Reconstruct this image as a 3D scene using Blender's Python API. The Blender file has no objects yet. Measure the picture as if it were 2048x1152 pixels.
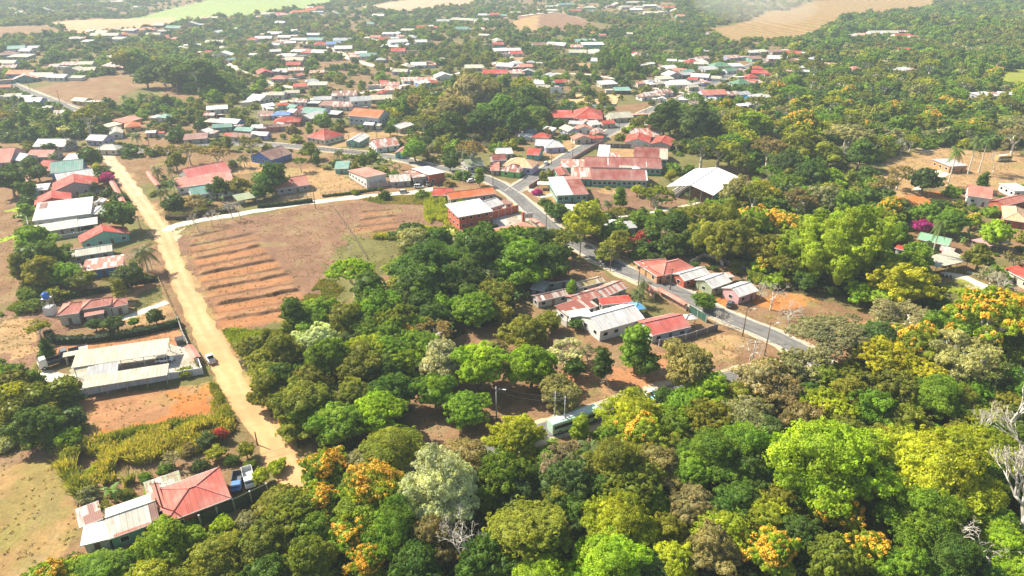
import bpy, math, random
import numpy as np
from mathutils import Vector, Matrix
SC = bpy.context.scene
COL = SC.collection
rnd = random.Random(7)
R_ = math.radians
# ------------------------------------------------------------------ camera
CAMH, PITCH, FPX = 95.0, R_(26.5), 1366.0
cam = bpy.data.cameras.new('camera'); cam.sensor_width = 36.0; cam.lens = 36.0*FPX/2048.0
cam.clip_end = 30000; cam.clip_start = 0.5
co = bpy.data.objects.new('camera', cam); COL.objects.link(co)
co.location = (0, 0, CAMH); co.rotation_euler = (math.pi/2-PITCH, 0, 0)
SC.camera = co
# ------------------------------------------------------------------ world + sun
SUN_EL, SUN_AZ = R_(43), R_(-64)       # azimuth measured from +Y (view direction), negative = to the left
W = bpy.data.worlds.new('World'); SC.world = W; W.use_nodes = True
nt = W.node_tree; bg = nt.nodes['Background']
sky = nt.nodes.new('ShaderNodeTexSky'); sky.sky_type = 'NISHITA'; sky.sun_disc = False
sky.sun_elevation = SUN_EL; sky.sun_rotation = SUN_AZ; sky.dust_density = 2.0; sky.air_density = 1.2
nt.links.new(sky.outputs[0], bg.inputs[0]); bg.inputs[1].default_value = 0.074
sl = bpy.data.lights.new('sun', 'SUN'); sl.energy = 5.0; sl.angle = R_(0.6); sl.color = (1.0, 0.91, 0.76)
so = bpy.data.objects.new('sun', sl); COL.objects.link(so)
sd = Vector((math.sin(SUN_AZ)*math.cos(SUN_EL), math.cos(SUN_AZ)*math.cos(SUN_EL), math.sin(SUN_EL)))
so.rotation_euler = sd.to_track_quat('Z', 'Y').to_euler(); so.location = (0, 0, 300)
SC.view_settings.view_transform = 'Standard'; SC.view_settings.look = 'None'
SC.view_settings.exposure = 1.1; SC.view_settings.gamma = 1.0
SC.cycles.max_bounces = 5; SC.cycles.diffuse_bounces = 2; SC.cycles.glossy_bounces = 2
SC.cycles.transmission_bounces = 3; SC.cycles.volume_bounces = 1; SC.cycles.transparent_max_bounces = 4
SC.cycles.use_denoising = True
# ------------------------------------------------------------------ noise and terrain
_nr = np.random.RandomState(11); _LAT = _nr.rand(256, 256)
def vnoise(x, y):
    x = np.asarray(x, float); y = np.asarray(y, float)
    xi = np.floor(x).astype(int); yi = np.floor(y).astype(int)
    fx = x-xi; fy = y-yi; fx = fx*fx*(3-2*fx); fy = fy*fy*(3-2*fy)
    a = _LAT[xi % 256, yi % 256]; b = _LAT[(xi+1) % 256, yi % 256]
    c = _LAT[xi % 256, (yi+1) % 256]; d = _LAT[(xi+1) % 256, (yi+1) % 256]
    return (a*(1-fx)+b*fx)*(1-fy)+(c*(1-fx)+d*fx)*fy
def fbm(x, y, o=3):
    s = 0; a = .5; t = 0
    for i in range(o):
        s = s+a*vnoise(x+37.1*i, y+11.7*i); t += a; a *= .5; x = x*2.03; y = y*2.03
    return s/t
def flatG(px, py, z=0.0):
    u = (px-1024)/FPX; v = (py-576)/FPX
    t = (CAMH-z)/(math.sin(PITCH)+v*math.cos(PITCH))
    return u*t, (math.cos(PITCH)-v*math.sin(PITCH))*t
# berms of the terraced field: photo coordinates -> world lines
LEDGES = [((378,507),(518,479),.45),((388,535),(540,506),.5),((400,566),(568,535),.5),((415,597),(594,565),.5),((430,626),(608,598),.5),((716,425),(790,417),.5),((700,455),(800,444),.4),((372,494),(512,466),.9),((384,520),(527,491),1.0),((392,551),(556,520),1.1),((406,581),(583,548),1.2),
          ((424,612),(604,580),1.3),((434,640),(616,614),1.0),((720,440),(795,431),.9),((737,465),(842,452),1.0),((375,475),(470,455),.5)]
LW = [(flatG(*a), flatG(*b), h) for a, b, h in LEDGES]
def sm(t): t = np.clip(t, 0, 1); return t*t*(3-2*t)
def TH(x, y):
    x = np.asarray(x, float); y = np.asarray(y, float)
    d = np.hypot(x, y)
    r = sm((d-430)/600)
    h = r*(4.0*np.sin(x/95+1.3)*np.sin(y/120+.4)+3.0*np.sin(x/61+y/83))
    h = h+sm((d-1700)/2500)*(120*fbm(x/700+5, y/700+3)-25)
    h = h+.12*(vnoise(x/7, y/7)-.5)
    for (a, b, hh) in LW:
        ux, uy = b[0]-a[0], b[1]-a[1]; L = math.hypot(ux, uy); ux /= L; uy /= L
        s = (x-a[0])*ux+(y-a[1])*uy; n = -(x-a[0])*uy+(y-a[1])*ux + 1.6*(vnoise(x/3.5, y/3.5)-.5)
        if uy*0+1 and True:
            n = n if (-uy*0+ux) > 0 else -n
        along = sm(s/2.5)*sm((L-s)/2.5)
        prof = np.where(n >= 0, np.clip(1-n/5.5, 0, 1), np.clip(1+n/.55, 0, 1))
        h = h+hh*prof*along*(.30+.75*vnoise(x/6+9, y/6))
    return h
def G(px, py, z=0.0):
    """world point on the ground (plus z) seen at photo coordinates px, py"""
    h = 0.0
    for i in range(6):
        x, y = flatG(px, py, h+z); h = .5*h+.5*float(TH(x, y)) if i > 2 else float(TH(x, y))
        if h > 20: h = 20
    return Vector((x, y, float(TH(x, y))+z))
def pxs(y, z=0.0):
    """metres per photo pixel at ground distance y"""
    return (y*math.cos(PITCH)+(CAMH-z)*math.sin(PITCH))/FPX
def proj(x, y, z=0):
    dz = z-CAMH; c, s = math.cos(PITCH), math.sin(PITCH)
    w = y*c-dz*s; v = -(y*s+dz*c)
    return 1024+FPX*x/w, 576+FPX*v/w
# ------------------------------------------------------------------ materials
MATS = {}
def hexl(r, g, b): return (r, g, b, 1)
def newmat(name):
    m = bpy.data.materials.new(name); m.use_nodes = True; MATS[name] = m
    return m, m.node_tree, m.node_tree.nodes['Principled BSDF']
def N(nt, t, **k):
    n = nt.nodes.new(t)
    for a, b in k.items(): setattr(n, a, b)
    return n
def L(nt, a, b): nt.links.new(a, b)
def noise(nt, vec, scale, detail=3, rough=.6):
    n = N(nt, 'ShaderNodeTexNoise'); n.inputs['Scale'].default_value = scale
    n.inputs['Detail'].default_value = detail; n.inputs['Roughness'].default_value = rough
    if vec is not None: L(nt, vec, n.inputs['Vector'])
    return n.outputs['Fac']
def maprange(nt, val, a, b, c, d):
    n = N(nt, 'ShaderNodeMapRange'); L(nt, val, n.inputs[0])
    for i, v in zip((1, 2, 3, 4), (a, b, c, d)): n.inputs[i].default_value = v
    return n.outputs[0]
def math_(nt, op, a, b=None):
    n = N(nt, 'ShaderNodeMath', operation=op)
    for i, v in enumerate((a, b)):
        if v is None: continue
        if isinstance(v, (int, float)): n.inputs[i].default_value = v
        else: L(nt, v, n.inputs[i])
    return n.outputs[0]
def mix(nt, fac, a, b, mode='MIX'):
    n = N(nt, 'ShaderNodeMix', data_type='RGBA', blend_type=mode)
    for i, v in ((0, fac), (6, a), (7, b)):
        if isinstance(v, (int, float)): n.inputs[i].default_value = v
        elif isinstance(v, tuple): n.inputs[i].default_value = v
        else: L(nt, v, n.inputs[i])
    return n.outputs[2]
def scalecol(nt, col, fac):
    n = N(nt, 'ShaderNodeVectorMath', operation='SCALE')
    if isinstance(col, tuple): n.inputs[0].default_value = col[:3]
    else: L(nt, col, n.inputs[0])
    L(nt, fac, n.inputs['Scale']); return n.outputs[0]
def bump(nt, bs, h, strength, dist):
    b = N(nt, 'ShaderNodeBump'); b.inputs['Strength'].default_value = strength; b.inputs['Distance'].default_value = dist
    L(nt, h, b.inputs['Height']); L(nt, b.outputs[0], bs.inputs['Normal'])
def simple(name, col, rough=.7, metal=0, nscale=None, var=.25):
    m, nt, bs = newmat(name)
    bs.inputs['Roughness'].default_value = rough; bs.inputs['Metallic'].default_value = metal
    if nscale:
        tc = N(nt, 'ShaderNodeTexCoord')
        f = maprange(nt, noise(nt, tc.outputs['Object'], nscale, 4), .3, .7, 1-var, 1+var)
        L(nt, scalecol(nt, col, f), bs.inputs['Base Color'])
    else: bs.inputs['Base Color'].default_value = (*col[:3], 1)
    return m
def leafmat(name, attr=False, trans=.40):
    m, nt, bs = newmat(name)
    if attr:
        a = N(nt, 'ShaderNodeAttribute'); a.attribute_name = 'tint'; col = a.outputs['Color']
    else:
        o = N(nt, 'ShaderNodeObjectInfo'); a = N(nt, 'ShaderNodeAttribute'); a.attribute_name = 'var'
        col = scalecol(nt, o.outputs['Color'], a.outputs['Fac'])
        hs = N(nt, 'ShaderNodeHueSaturation'); L(nt, col, hs.inputs['Color'])
        la = N(nt, 'ShaderNodeAttribute'); la.attribute_name = 'lobe'
        L(nt, maprange(nt, la.outputs['Fac'], 0, 1, .488, .514), hs.inputs['Hue']); L(nt, maprange(nt, la.outputs['Fac'], 0, 1, 1.15, .86), hs.inputs['Value']); col = hs.outputs[0]
    L(nt, col, bs.inputs['Base Color']); bs.inputs['Roughness'].default_value = .55
    bs.inputs['Specular IOR Level'].default_value = .25
    tr = N(nt, 'ShaderNodeBsdfTranslucent'); mx = N(nt, 'ShaderNodeMixShader'); mx.inputs[0].default_value = trans
    tcol = mix(nt, 1.0, col, (1.45, 1.35, .40, 1), 'MULTIPLY'); L(nt, tcol, tr.inputs[0])
    out = nt.nodes['Material Output']
    L(nt, bs.outputs[0], mx.inputs[1]); L(nt, tr.outputs[0], mx.inputs[2]); L(nt, mx.outputs[0], out.inputs[0])
    return m
M_LEAF = leafmat('foliage'); M_LEAFT = leafmat('foliage_tinted', True, .3)
M_BLOS = simple('golden_blossom', (.82, .43, .02), .7, 0, 1.5, .3)
M_BARK = simple('bark', (.26, .21, .16), .9, 0, 3, .35)
M_PALE = simple('pale_bark', (.62, .57, .48), .85, 0, 4, .3)
M_CULM = simple('bamboo_culm', (.30, .30, .07), .6)
def objcol_mat(name, rough, kind):
    m, nt, bs = newmat(name)
    o = N(nt, 'ShaderNodeObjectInfo'); tc = N(nt, 'ShaderNodeTexCoord'); col = o.outputs['Color']
    ob = tc.outputs['Object']
    bs.inputs['Roughness'].default_value = rough
    sp = N(nt, 'ShaderNodeSeparateXYZ'); L(nt, ob, sp.inputs[0])
    rx = N(nt, 'ShaderNodeCombineXYZ')
    L(nt, math_(nt, 'FLOOR', math_(nt, 'DIVIDE', sp.outputs[0], .95)), rx.inputs[0])
    L(nt, math_(nt, 'FLOOR', math_(nt, 'DIVIDE', sp.outputs[1], 3.1)), rx.inputs[1])
    L(nt, math_(nt, 'MULTIPLY', o.outputs['Random'], 91.0), rx.inputs[2])
    wn = N(nt, 'ShaderNodeTexWhiteNoise'); L(nt, rx.outputs[0], wn.inputs[0])
    st = N(nt, 'ShaderNodeMapping'); st.inputs['Scale'].default_value = (2.2, .35, .35); L(nt, ob, st.inputs[0])
    if kind == 'roof':
        f = maprange(nt, wn.outputs[0], 0, 1, .84, 1.08); c = scalecol(nt, col, f)
        dirt = maprange(nt, noise(nt, st.outputs[0], .8, 4), .48, .72, 0, .5)
        c = mix(nt, dirt, c, (.30, .20, .14, 1))
        fade = maprange(nt, noise(nt, ob, .16, 2), .45, .7, 0, .2); c = mix(nt, fade, c, (.66, .58, .52, 1))
        fr = math_(nt, 'FRACT', math_(nt, 'DIVIDE', sp.outputs[0], .95)); seam = maprange(nt, fr, .10, .16, .74, 1.0); c = scalecol(nt, c, seam)
        L(nt, c, bs.inputs['Base Color']); bs.inputs['Specular IOR Level'].default_value = .15
    elif kind == 'rusty':
        pick = maprange(nt, wn.outputs[0], .62, .66, 0, 1)
        c = mix(nt, pick, col, (.58, .52, .46, 1))
        ru = maprange(nt, noise(nt, st.outputs[0], .9, 5, .7), .42, .62, 0, .8)
        c = mix(nt, ru, c, (.26, .10, .06, 1))
        pk2 = maprange(nt, wn.outputs[0], .08, .05, 0, 1); c = mix(nt, pk2, c, (.70, .66, .60, 1))
        L(nt, c, bs.inputs['Base Color'])
    else:
        f = maprange(nt, noise(nt, ob, .9, 4), .3, .7, .84, 1.1); c = scalecol(nt, col, f)
        st2 = N(nt, 'ShaderNodeMapping'); st2.inputs['Scale'].default_value = (1.2, 1.2, .18); L(nt, ob, st2.inputs[0])
        dirt = maprange(nt, noise(nt, st2.outputs[0], 1.2, 4), .55, .8, 0, .5); c = mix(nt, dirt, c, (.22, .17, .12, 1))
        L(nt, c, bs.inputs['Base Color'])
    if kind != 'wall':
        w = N(nt, 'ShaderNodeTexWave'); w.inputs['Scale'].default_value = 1.05; L(nt, ob, w.inputs[0])
        bump(nt, bs, w.outputs[0], .35, .05)
    return m
M_ROOF = objcol_mat('painted_metal_roof', .7, 'roof'); M_RUST = objcol_mat('rusty_sheet_roof', .75, 'rusty')
M_WALL = objcol_mat('painted_plaster', .85, 'wall')
def objplain(name, rough, metal=0, coat=0):
    m, nt, bs = newmat(name); o = N(nt, 'ShaderNodeObjectInfo'); L(nt, o.outputs['Color'], bs.inputs['Base Color'])
    bs.inputs['Roughness'].default_value = rough; bs.inputs['Metallic'].default_value = metal; bs.inputs['Coat Weight'].default_value = coat
    return m
M_PAINT = objplain('vehicle_paint', .35, 0, .6); M_MATTE = objplain('matte_paint', .8)
M_GLASS = simple('dark_glass', (.015, .02, .025), .12); M_DARK = simple('dark_opening', (.02, .02, .022), .6)
M_TYRE = simple('tyre_rubber', (.02, .02, .02), .9); M_RIM = simple('wheel_metal', (.5, .5, .5), .35, .7)
M_LAMP = simple('lamp_lens', (.8, .8, .78), .2); M_METAL = simple('galvanised_metal', (.45, .46, .47), .5, .5, 5)
M_CONC = simple('concrete', (.42, .40, .36), .9, 0, 1.3, .25); M_WOOD = simple('weathered_wood', (.17, .11, .07), .9, 0, 3, .3)
M_WHITE = simple('white_trim', (.78, .77, .74), .6, 0, 2, .12)
M_WIRE = simple('wire', (.05, .05, .05), .6)
# ------------------------------------------------------------------ mesh helpers
class MB:
    """collects shapes and links them as one mesh object"""
    def __init__(s): s.v = []; s.f = []
    def box(s, cx, cy, cz, sx, sy, sz, rz=0, rx=0):
        b = len(s.v); c, q = math.cos(rz), math.sin(rz)
        for dz in (-.5, .5):
            for dx, dy in ((-.5, -.5), (.5, -.5), (.5, .5), (-.5, .5)):
                X, Y, Z = dx*sx, dy*sy, dz*sz
                s.v.append((cx+X*c-Y*q, cy+X*q+Y*c, cz+Z))
        s.f += [(b, b+3, b+2, b+1), (b+4, b+5, b+6, b+7)]+[(b+i, b+(i+1) % 4, b+4+(i+1) % 4, b+4+i) for i in range(4)]
        return s
    def tube(s, p, q, r0, r1=None, n=6, cap=True):
        r1 = r0 if r1 is None else r1; p = Vector(p); q = Vector(q); d = (q-p)
        if d.length < 1e-6: return s
        d.normalize(); a = d.orthogonal().normalized(); c = d.cross(a); b = len(s.v)
        for P, r in ((p, r0), (q, r1)):
            for i in range(n):
                t = 2*math.pi*i/n; s.v.append(tuple(P+(a*math.cos(t)+c*math.sin(t))*r))
        s.f += [(b+i, b+(i+1) % n, b+n+(i+1) % n, b+n+i) for i in range(n)]
        if cap: s.f += [tuple(b+n+i for i in range(n)), tuple(b+n-1-i for i in range(n))]
        return s
    def prism(s, poly, axis_pts0, axis_pts1):
        pass
    def loft(s, rings, close=True):
        b = len(s.v); n = len(rings[0])
        for r in rings: s.v += [tuple(p) for p in r]
        for k in range(len(rings)-1):
            for i in range(n):
                s.f.append((b+k*n+i, b+k*n+(i+1) % n, b+(k+1)*n+(i+1) % n, b+(k+1)*n+i))
        if close:
            s.f.append(tuple(b+n-1-i for i in range(n))); s.f.append(tuple(b+(len(rings)-1)*n+i for i in range(n)))
        return s
    def slab(s, quad, th):
        """quad: 4 or more corners, thickened downwards"""
        n = len(quad); lo = [(p[0], p[1], p[2]-th) for p in quad]
        return s.loft([lo, quad])
    def build(s, name, mat, parent=None, color=None, smooth=False, bevel=0):
        me = bpy.data.meshes.new(name); me.from_pydata([tuple(map(float, p)) for p in s.v], [], s.f); me.update()
        if smooth: me.polygons.foreach_set('use_smooth', [True]*len(me.polygons))
        for m in (mat if isinstance(mat, (list, tuple)) else [mat]): me.materials.append(m)
        o = bpy.data.objects.new(name, me); COL.objects.link(o); o.parent = parent
        if color: o.color = (*color[:3], 1)
        if bevel:
            b = o.modifiers.new('b', 'BEVEL'); b.width = bevel; b.segments = 2; b.limit_method = 'ANGLE'
        return o
LABELED = []
def tag(o, label=None, cat=None, group=None, kind=None, adj=None):
    if label: o['label'] = label
    if cat: o['category'] = cat
    if group: o['group'] = group
    if kind: o['kind'] = kind
    if adj: LABELED.append((o, adj))
    return o
def empty(name, loc, rz=0, **k):
    o = bpy.data.objects.new(name, None); COL.objects.link(o); o.location = loc; o.rotation_euler = (0, 0, rz)
    o.empty_display_size = .3
    return tag(o, **k) if k else o
def inst(name, src, parent=None, loc=(0, 0, 0), rot=(0, 0, 0), sc=(1, 1, 1), color=None):
    o = bpy.data.objects.new(name, src.data if hasattr(src, 'data') else src); COL.objects.link(o); o.parent = parent
    o.location = loc; o.rotation_euler = rot; o.scale = sc
    if color: o.color = (*color[:3], 1)
    return o
def np_mesh(name, verts, sizes, loops, mats, midx=None, attrs=None, smooth=False):
    me = bpy.data.meshes.new(name); nv = len(verts); npoly = len(sizes)
    me.vertices.add(nv); me.vertices.foreach_set('co', np.asarray(verts, np.float32).ravel())
    me.loops.add(len(loops)); me.loops.foreach_set('vertex_index', np.asarray(loops, np.int32))
    st = np.concatenate([[0], np.cumsum(sizes)[:-1]]).astype(np.int32)
    me.polygons.add(npoly); me.polygons.foreach_set('loop_start', st)
    me.polygons.foreach_set('loop_total', np.asarray(sizes, np.int32))
    for m in mats: me.materials.append(m)
    if midx is not None: me.polygons.foreach_set('material_index', np.asarray(midx, np.int32))
    me.polygons.foreach_set('use_smooth', np.full(npoly, smooth))
    for nm, (dom, typ, arr) in (attrs or {}).items():
        a = me.attributes.new(nm, typ, dom); a.data.foreach_set('color' if 'COLOR' in typ else 'value', np.asarray(arr, np.float32).ravel())
    me.update(calc_edges=True)
    return me
# ================================================================== GROUND
def PW(pts): return [G(*p)[:2] for p in pts]
def inpoly(x, y, poly):
    x = np.asarray(x); y = np.asarray(y); c = np.zeros(x.shape, bool); n = len(poly); j = n-1
    for i in range(n):
        xi, yi = poly[i]; xj, yj = poly[j]
        if yi != yj:
            k = ((yi > y) != (yj > y)) & (x < (xj-xi)*(y-yi)/(yj-yi)+xi); c ^= k
        j = i
    return c
BROWN = (.235, .14, .075); PURP = (.225, .128, .08); ORANGE = (.47, .18, .055); TAN = (.38, .24, .115); GOLD = (.32, .205, .085)
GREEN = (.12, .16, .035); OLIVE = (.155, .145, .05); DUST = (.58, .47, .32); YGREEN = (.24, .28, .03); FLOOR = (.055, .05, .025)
LIME = (.30, .42, .03); CONC = (.48, .45, .40); REDB = (.40, .19, .09)
# colour, keep-clear-of-trees, jitter in metres, polygon in photo coordinates
ZONES = [
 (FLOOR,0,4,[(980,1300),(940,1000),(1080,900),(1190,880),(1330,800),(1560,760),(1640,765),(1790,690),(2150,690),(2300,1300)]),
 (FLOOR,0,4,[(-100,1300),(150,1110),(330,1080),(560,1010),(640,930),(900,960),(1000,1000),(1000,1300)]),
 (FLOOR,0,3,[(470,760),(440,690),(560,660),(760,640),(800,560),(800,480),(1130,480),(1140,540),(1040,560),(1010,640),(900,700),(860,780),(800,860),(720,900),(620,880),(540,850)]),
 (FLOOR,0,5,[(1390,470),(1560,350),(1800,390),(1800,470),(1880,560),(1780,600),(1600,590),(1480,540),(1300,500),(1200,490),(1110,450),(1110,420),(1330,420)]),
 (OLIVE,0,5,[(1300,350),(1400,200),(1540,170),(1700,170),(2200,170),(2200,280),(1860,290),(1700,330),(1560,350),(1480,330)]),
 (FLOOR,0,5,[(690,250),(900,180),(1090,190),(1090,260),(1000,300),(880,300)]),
 (BROWN,0,3,[(780,860),(860,770),(980,700),(1100,660),(1330,700),(1330,760),(1190,815),(1000,870),(880,880)]),
 (REDB,0,3,[(1230,740),(1330,700),(1360,770),(1200,800),(1100,790),(1130,740)]),
 # terraced field
 (PURP,1,.8,[(350,468),(500,432),(640,412),(760,400),(880,392),(905,440),(930,475),(860,480),(800,490),(780,520),(740,550),(700,560),(660,600),(650,640),(560,665),(450,680),(430,650),(395,570),(360,500)]),
 (OLIVE,1,2,[(700,470),(800,470),(790,540),(740,560),(690,600),(640,660),(520,690),(500,655),(620,630),(640,560)]),
 # left fields
 (GOLD,1,.8,[(-200,905),(100,895),(135,930),(150,980),(150,1085),(90,1130),(-60,1200),(-300,1200)]),
 (PURP,1,1.5,[(-200,905),(90,895),(120,925),(60,935),(-200,950)]),
 ((.36,.185,.09),1,.8,[(150,800),(420,765),(445,800),(470,860),(420,850),(300,880),(185,910),(175,850)]),
 (ORANGE,1,1.6,[(185,905),(195,860),(260,845),(330,830),(350,780),(430,775),(425,830),(380,840),(410,870),(330,880),(260,895)]),
 (BROWN,1,1,[(-100,400),(45,400),(55,470),(60,540),(30,600),(-100,640)]),
 (PURP,1,1,[(-60,625),(60,620),(140,600),(180,640),(110,690),(80,730),(40,760),(-60,740)]),
 (TAN,1,1.2,[(20,640),(60,640),(90,700),(20,720),(-60,690)]),
 (TAN,1,1,[(265,600),(318,568),(345,620),(330,640),(240,650),(170,655),(150,640),(260,630)]),
 (REDB,1,1,[(110,690),(360,655),(375,700),(300,705),(180,715),(110,720)]),
 (REDB,1,.6,[(265,570),(310,560),(316,575),(270,600)]),
 (OLIVE,1,.8,[(270,595),(316,570),(332,600),(262,625)]),
 (TAN,1,1.5,[(196,303),(206,300),(224,315),(262,355),(300,405),(345,452),(352,495),(372,530),(398,580),(432,650),(470,712),(505,775),(545,820),(600,880),(660,960),(640,1010),(600,1010),(560,950),(515,875),(475,815),(445,775),(420,712),(392,650),(355,580),(338,530),(322,495),(300,455),(262,405),(230,355)]),
 (BROWN,1,.7,[(240,500),(318,478),(345,560),(440,780),(480,860),(445,790),(360,640),(315,560),(240,560)]),
 (CONC,1,.4,[(142,735),(250,712),(335,690),(372,690),(392,722),(402,744),(280,768),(150,790)]),
 ((.2,.19,.18),1,.8,[(228,738),(330,716),(338,728),(232,750)]),
 # pasture and yards in the middle
 (TAN,1,1.2,[(565,340),(640,335),(680,345),(735,380),(640,400),(560,400),(545,360)]),
 (BROWN,1,1.5,[(245,320),(330,310),(480,300),(500,310),(420,340),(360,350),(290,365)]),
 (TAN,1,1,[(480,325),(520,322),(560,335),(520,345),(470,350)]),
 (BROWN,1,1,[(560,315),(600,300),(680,310),(660,325),(560,335)]),
 (TAN,1,1,[(655,275),(700,265),(860,262),(760,290),(650,295)]),
 (GREEN,1,2,[(860,270),(920,262),(905,285),(850,290)]),
 (BROWN,1,1.2,[(60,178),(260,143),(345,170),(420,200),(330,198),(245,212),(150,215)]),
 (OLIVE,1,2,[(230,200),(280,175),(330,180),(310,198),(240,214)]),
 (BROWN,1,1,[(630,125),(700,120),(715,130),(640,140)]),
 (PURP,1,2,[(1030,35),(1120,25),(1190,50),(1060,60)]),
 (TAN,1,2,[(1020,45),(1080,30),(1075,60),(1040,60)]),
 (TAN,1,1,[(1120,128),(1190,125),(1180,138),(1110,132)]),
 (TAN,1,1,[(1010,118),(1035,112),(1080,108),(1030,125)]),
 # school grounds and gym
 (TAN,1,1,[(1060,385),(1110,378),(1112,400),(1100,412),(1072,395)]),
 (TAN,1,1,[(1220,297),(1270,297),(1270,320),(1215,318)]),
 (PURP,1,1,[(1180,375),(1300,370),(1420,420),(1370,440),(1200,430)]),
 (TAN,1,1,[(1195,372),(1225,370),(1230,385),(1200,387)]),
 (OLIVE,1,1,[(1210,425),(1380,410),(1430,400),(1380,425),(1220,437)]),
 (CONC,1,.2,[(984,437),(1040,425),(1062,440),(1030,447),(990,457)]),
 (TAN,1,1,[(1080,300),(1180,265),(1160,290),(1085,325)]),
 (BROWN,1,1,[(1230,212),(1300,205),(1290,222),(1240,235),(1200,250)]),
 # roadside on the right
 (BROWN,1,1,[(1140,510),(1190,540),(1230,560),(1160,580),(1080,560),(1090,545)]),
 (ORANGE,1,.9,[(1300,560),(1340,560),(1400,580),(1470,605),(1500,640),(1640,715),(1560,690),(1450,630),(1380,600),(1300,575)]),
 (TAN,1,1,[(1250,520),(1300,545),(1420,590),(1380,600),(1240,545)]),
 (BROWN,1,1,[(1465,610),(1520,590),(1600,590),(1680,610),(1790,650),(1760,690),(1640,708),(1560,680),(1480,640)]),
 (ORANGE,1,1,[(1500,600),(1600,585),(1640,600),(1560,625)]),
 (REDB,1,2,[(1690,640),(1740,640),(1780,670),(1740,690),(1690,670)]),
 (BROWN,1,.8,[(1320,680),(1430,660),(1500,680),(1520,700),(1480,735),(1420,740),(1330,710)]),
 (TAN,1,.8,[(1325,690),(1430,662),(1490,680),(1470,715),(1400,730)]),
 (DUST,1,.7,[(1440,742),(1530,725),(1545,740),(1500,757),(1440,765)]),
 (BROWN,1,1.2,[(870,700),(940,655),(1010,640),(1040,660),(960,690),(880,710)]),
 (BROWN,1,1.5,[(830,800),(1330,770),(1200,818),(990,885),(860,905)]),
 (OLIVE,1,2,[(1860,560),(1940,560),(2010,600),(1890,625)]),
 (DUST,1,.6,[(1880,545),(1915,548),(2048,595),(2100,620),(1990,605)]),
 (YGREEN,1,2,[(1870,570),(1930,565),(1930,590),(1880,590)]),
 (TAN,1,1.5,[(1770,315),(1880,295),(2060,310),(2080,370),(1990,380),(1860,370),(1780,410),(1765,385)]),
 (ORANGE,1,1.5,[(1775,395),(1880,382),(1900,400),(1840,412),(1780,415)]),
 (DUST,1,.6,[(1850,345),(1900,342),(1860,370),(1830,372)]),
 (DUST,1,2,[(1830,296),(1860,298),(1870,308),(1840,304)]),
 (ORANGE,1,3,[(1930,188),(2000,183),(2060,190),(1990,203),(1930,205)]),
 (YGREEN,1,3,[(1985,148),(2080,132),(2100,170),(1990,178)]),
 (TAN,0,4,[(1950,115),(2060,95),(2060,130),(1960,138)]),
 (TAN,1,1,[(715,575),(790,560),(800,600),(770,610)]),
 (DUST,1,.6,[(292,425),(318,440),(345,450),(375,438),(385,446),(358,468),(350,500),(330,505),(312,470)]),
 # far hills
 (GOLD,1,3,[(1400,56),(1500,42),(1600,12),(1680,-4),(1880,-24),(1860,16),(1740,26),(1660,50),(1590,80),(1460,86)]),
 ((.25,.33,.11),1,4,[(240,38),(330,20),(400,4),(560,-16),(700,-14),(620,16),(520,28),(400,38),(290,46)]),
 ((.60,.33,.19),1,4,[(90,47),(200,38),(350,34),(350,48),(250,58),(165,74)]),
 (BROWN,1,6,[(-50,56),(90,52),(150,66),(60,76),(-60,78)]),
 ((.50,.34,.22),1,5,[(720,14),(820,0),(960,-8),(930,12),(800,25)]),
 (BROWN,1,3,[(1150,10),(1200,5),(1200,14),(1150,16)]),
]
ZW = [(c, k, j, PW(p)) for c, k, j, p in ZONES]
LIMEP = [[(0,480),(30,465),(60,452),(62,462),(20,482),(-20,492)],[(15,420),(50,410),(52,422),(20,424)]]
ZW += [(LIME, 1, .8, PW(p)) for p in LIMEP]
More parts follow.
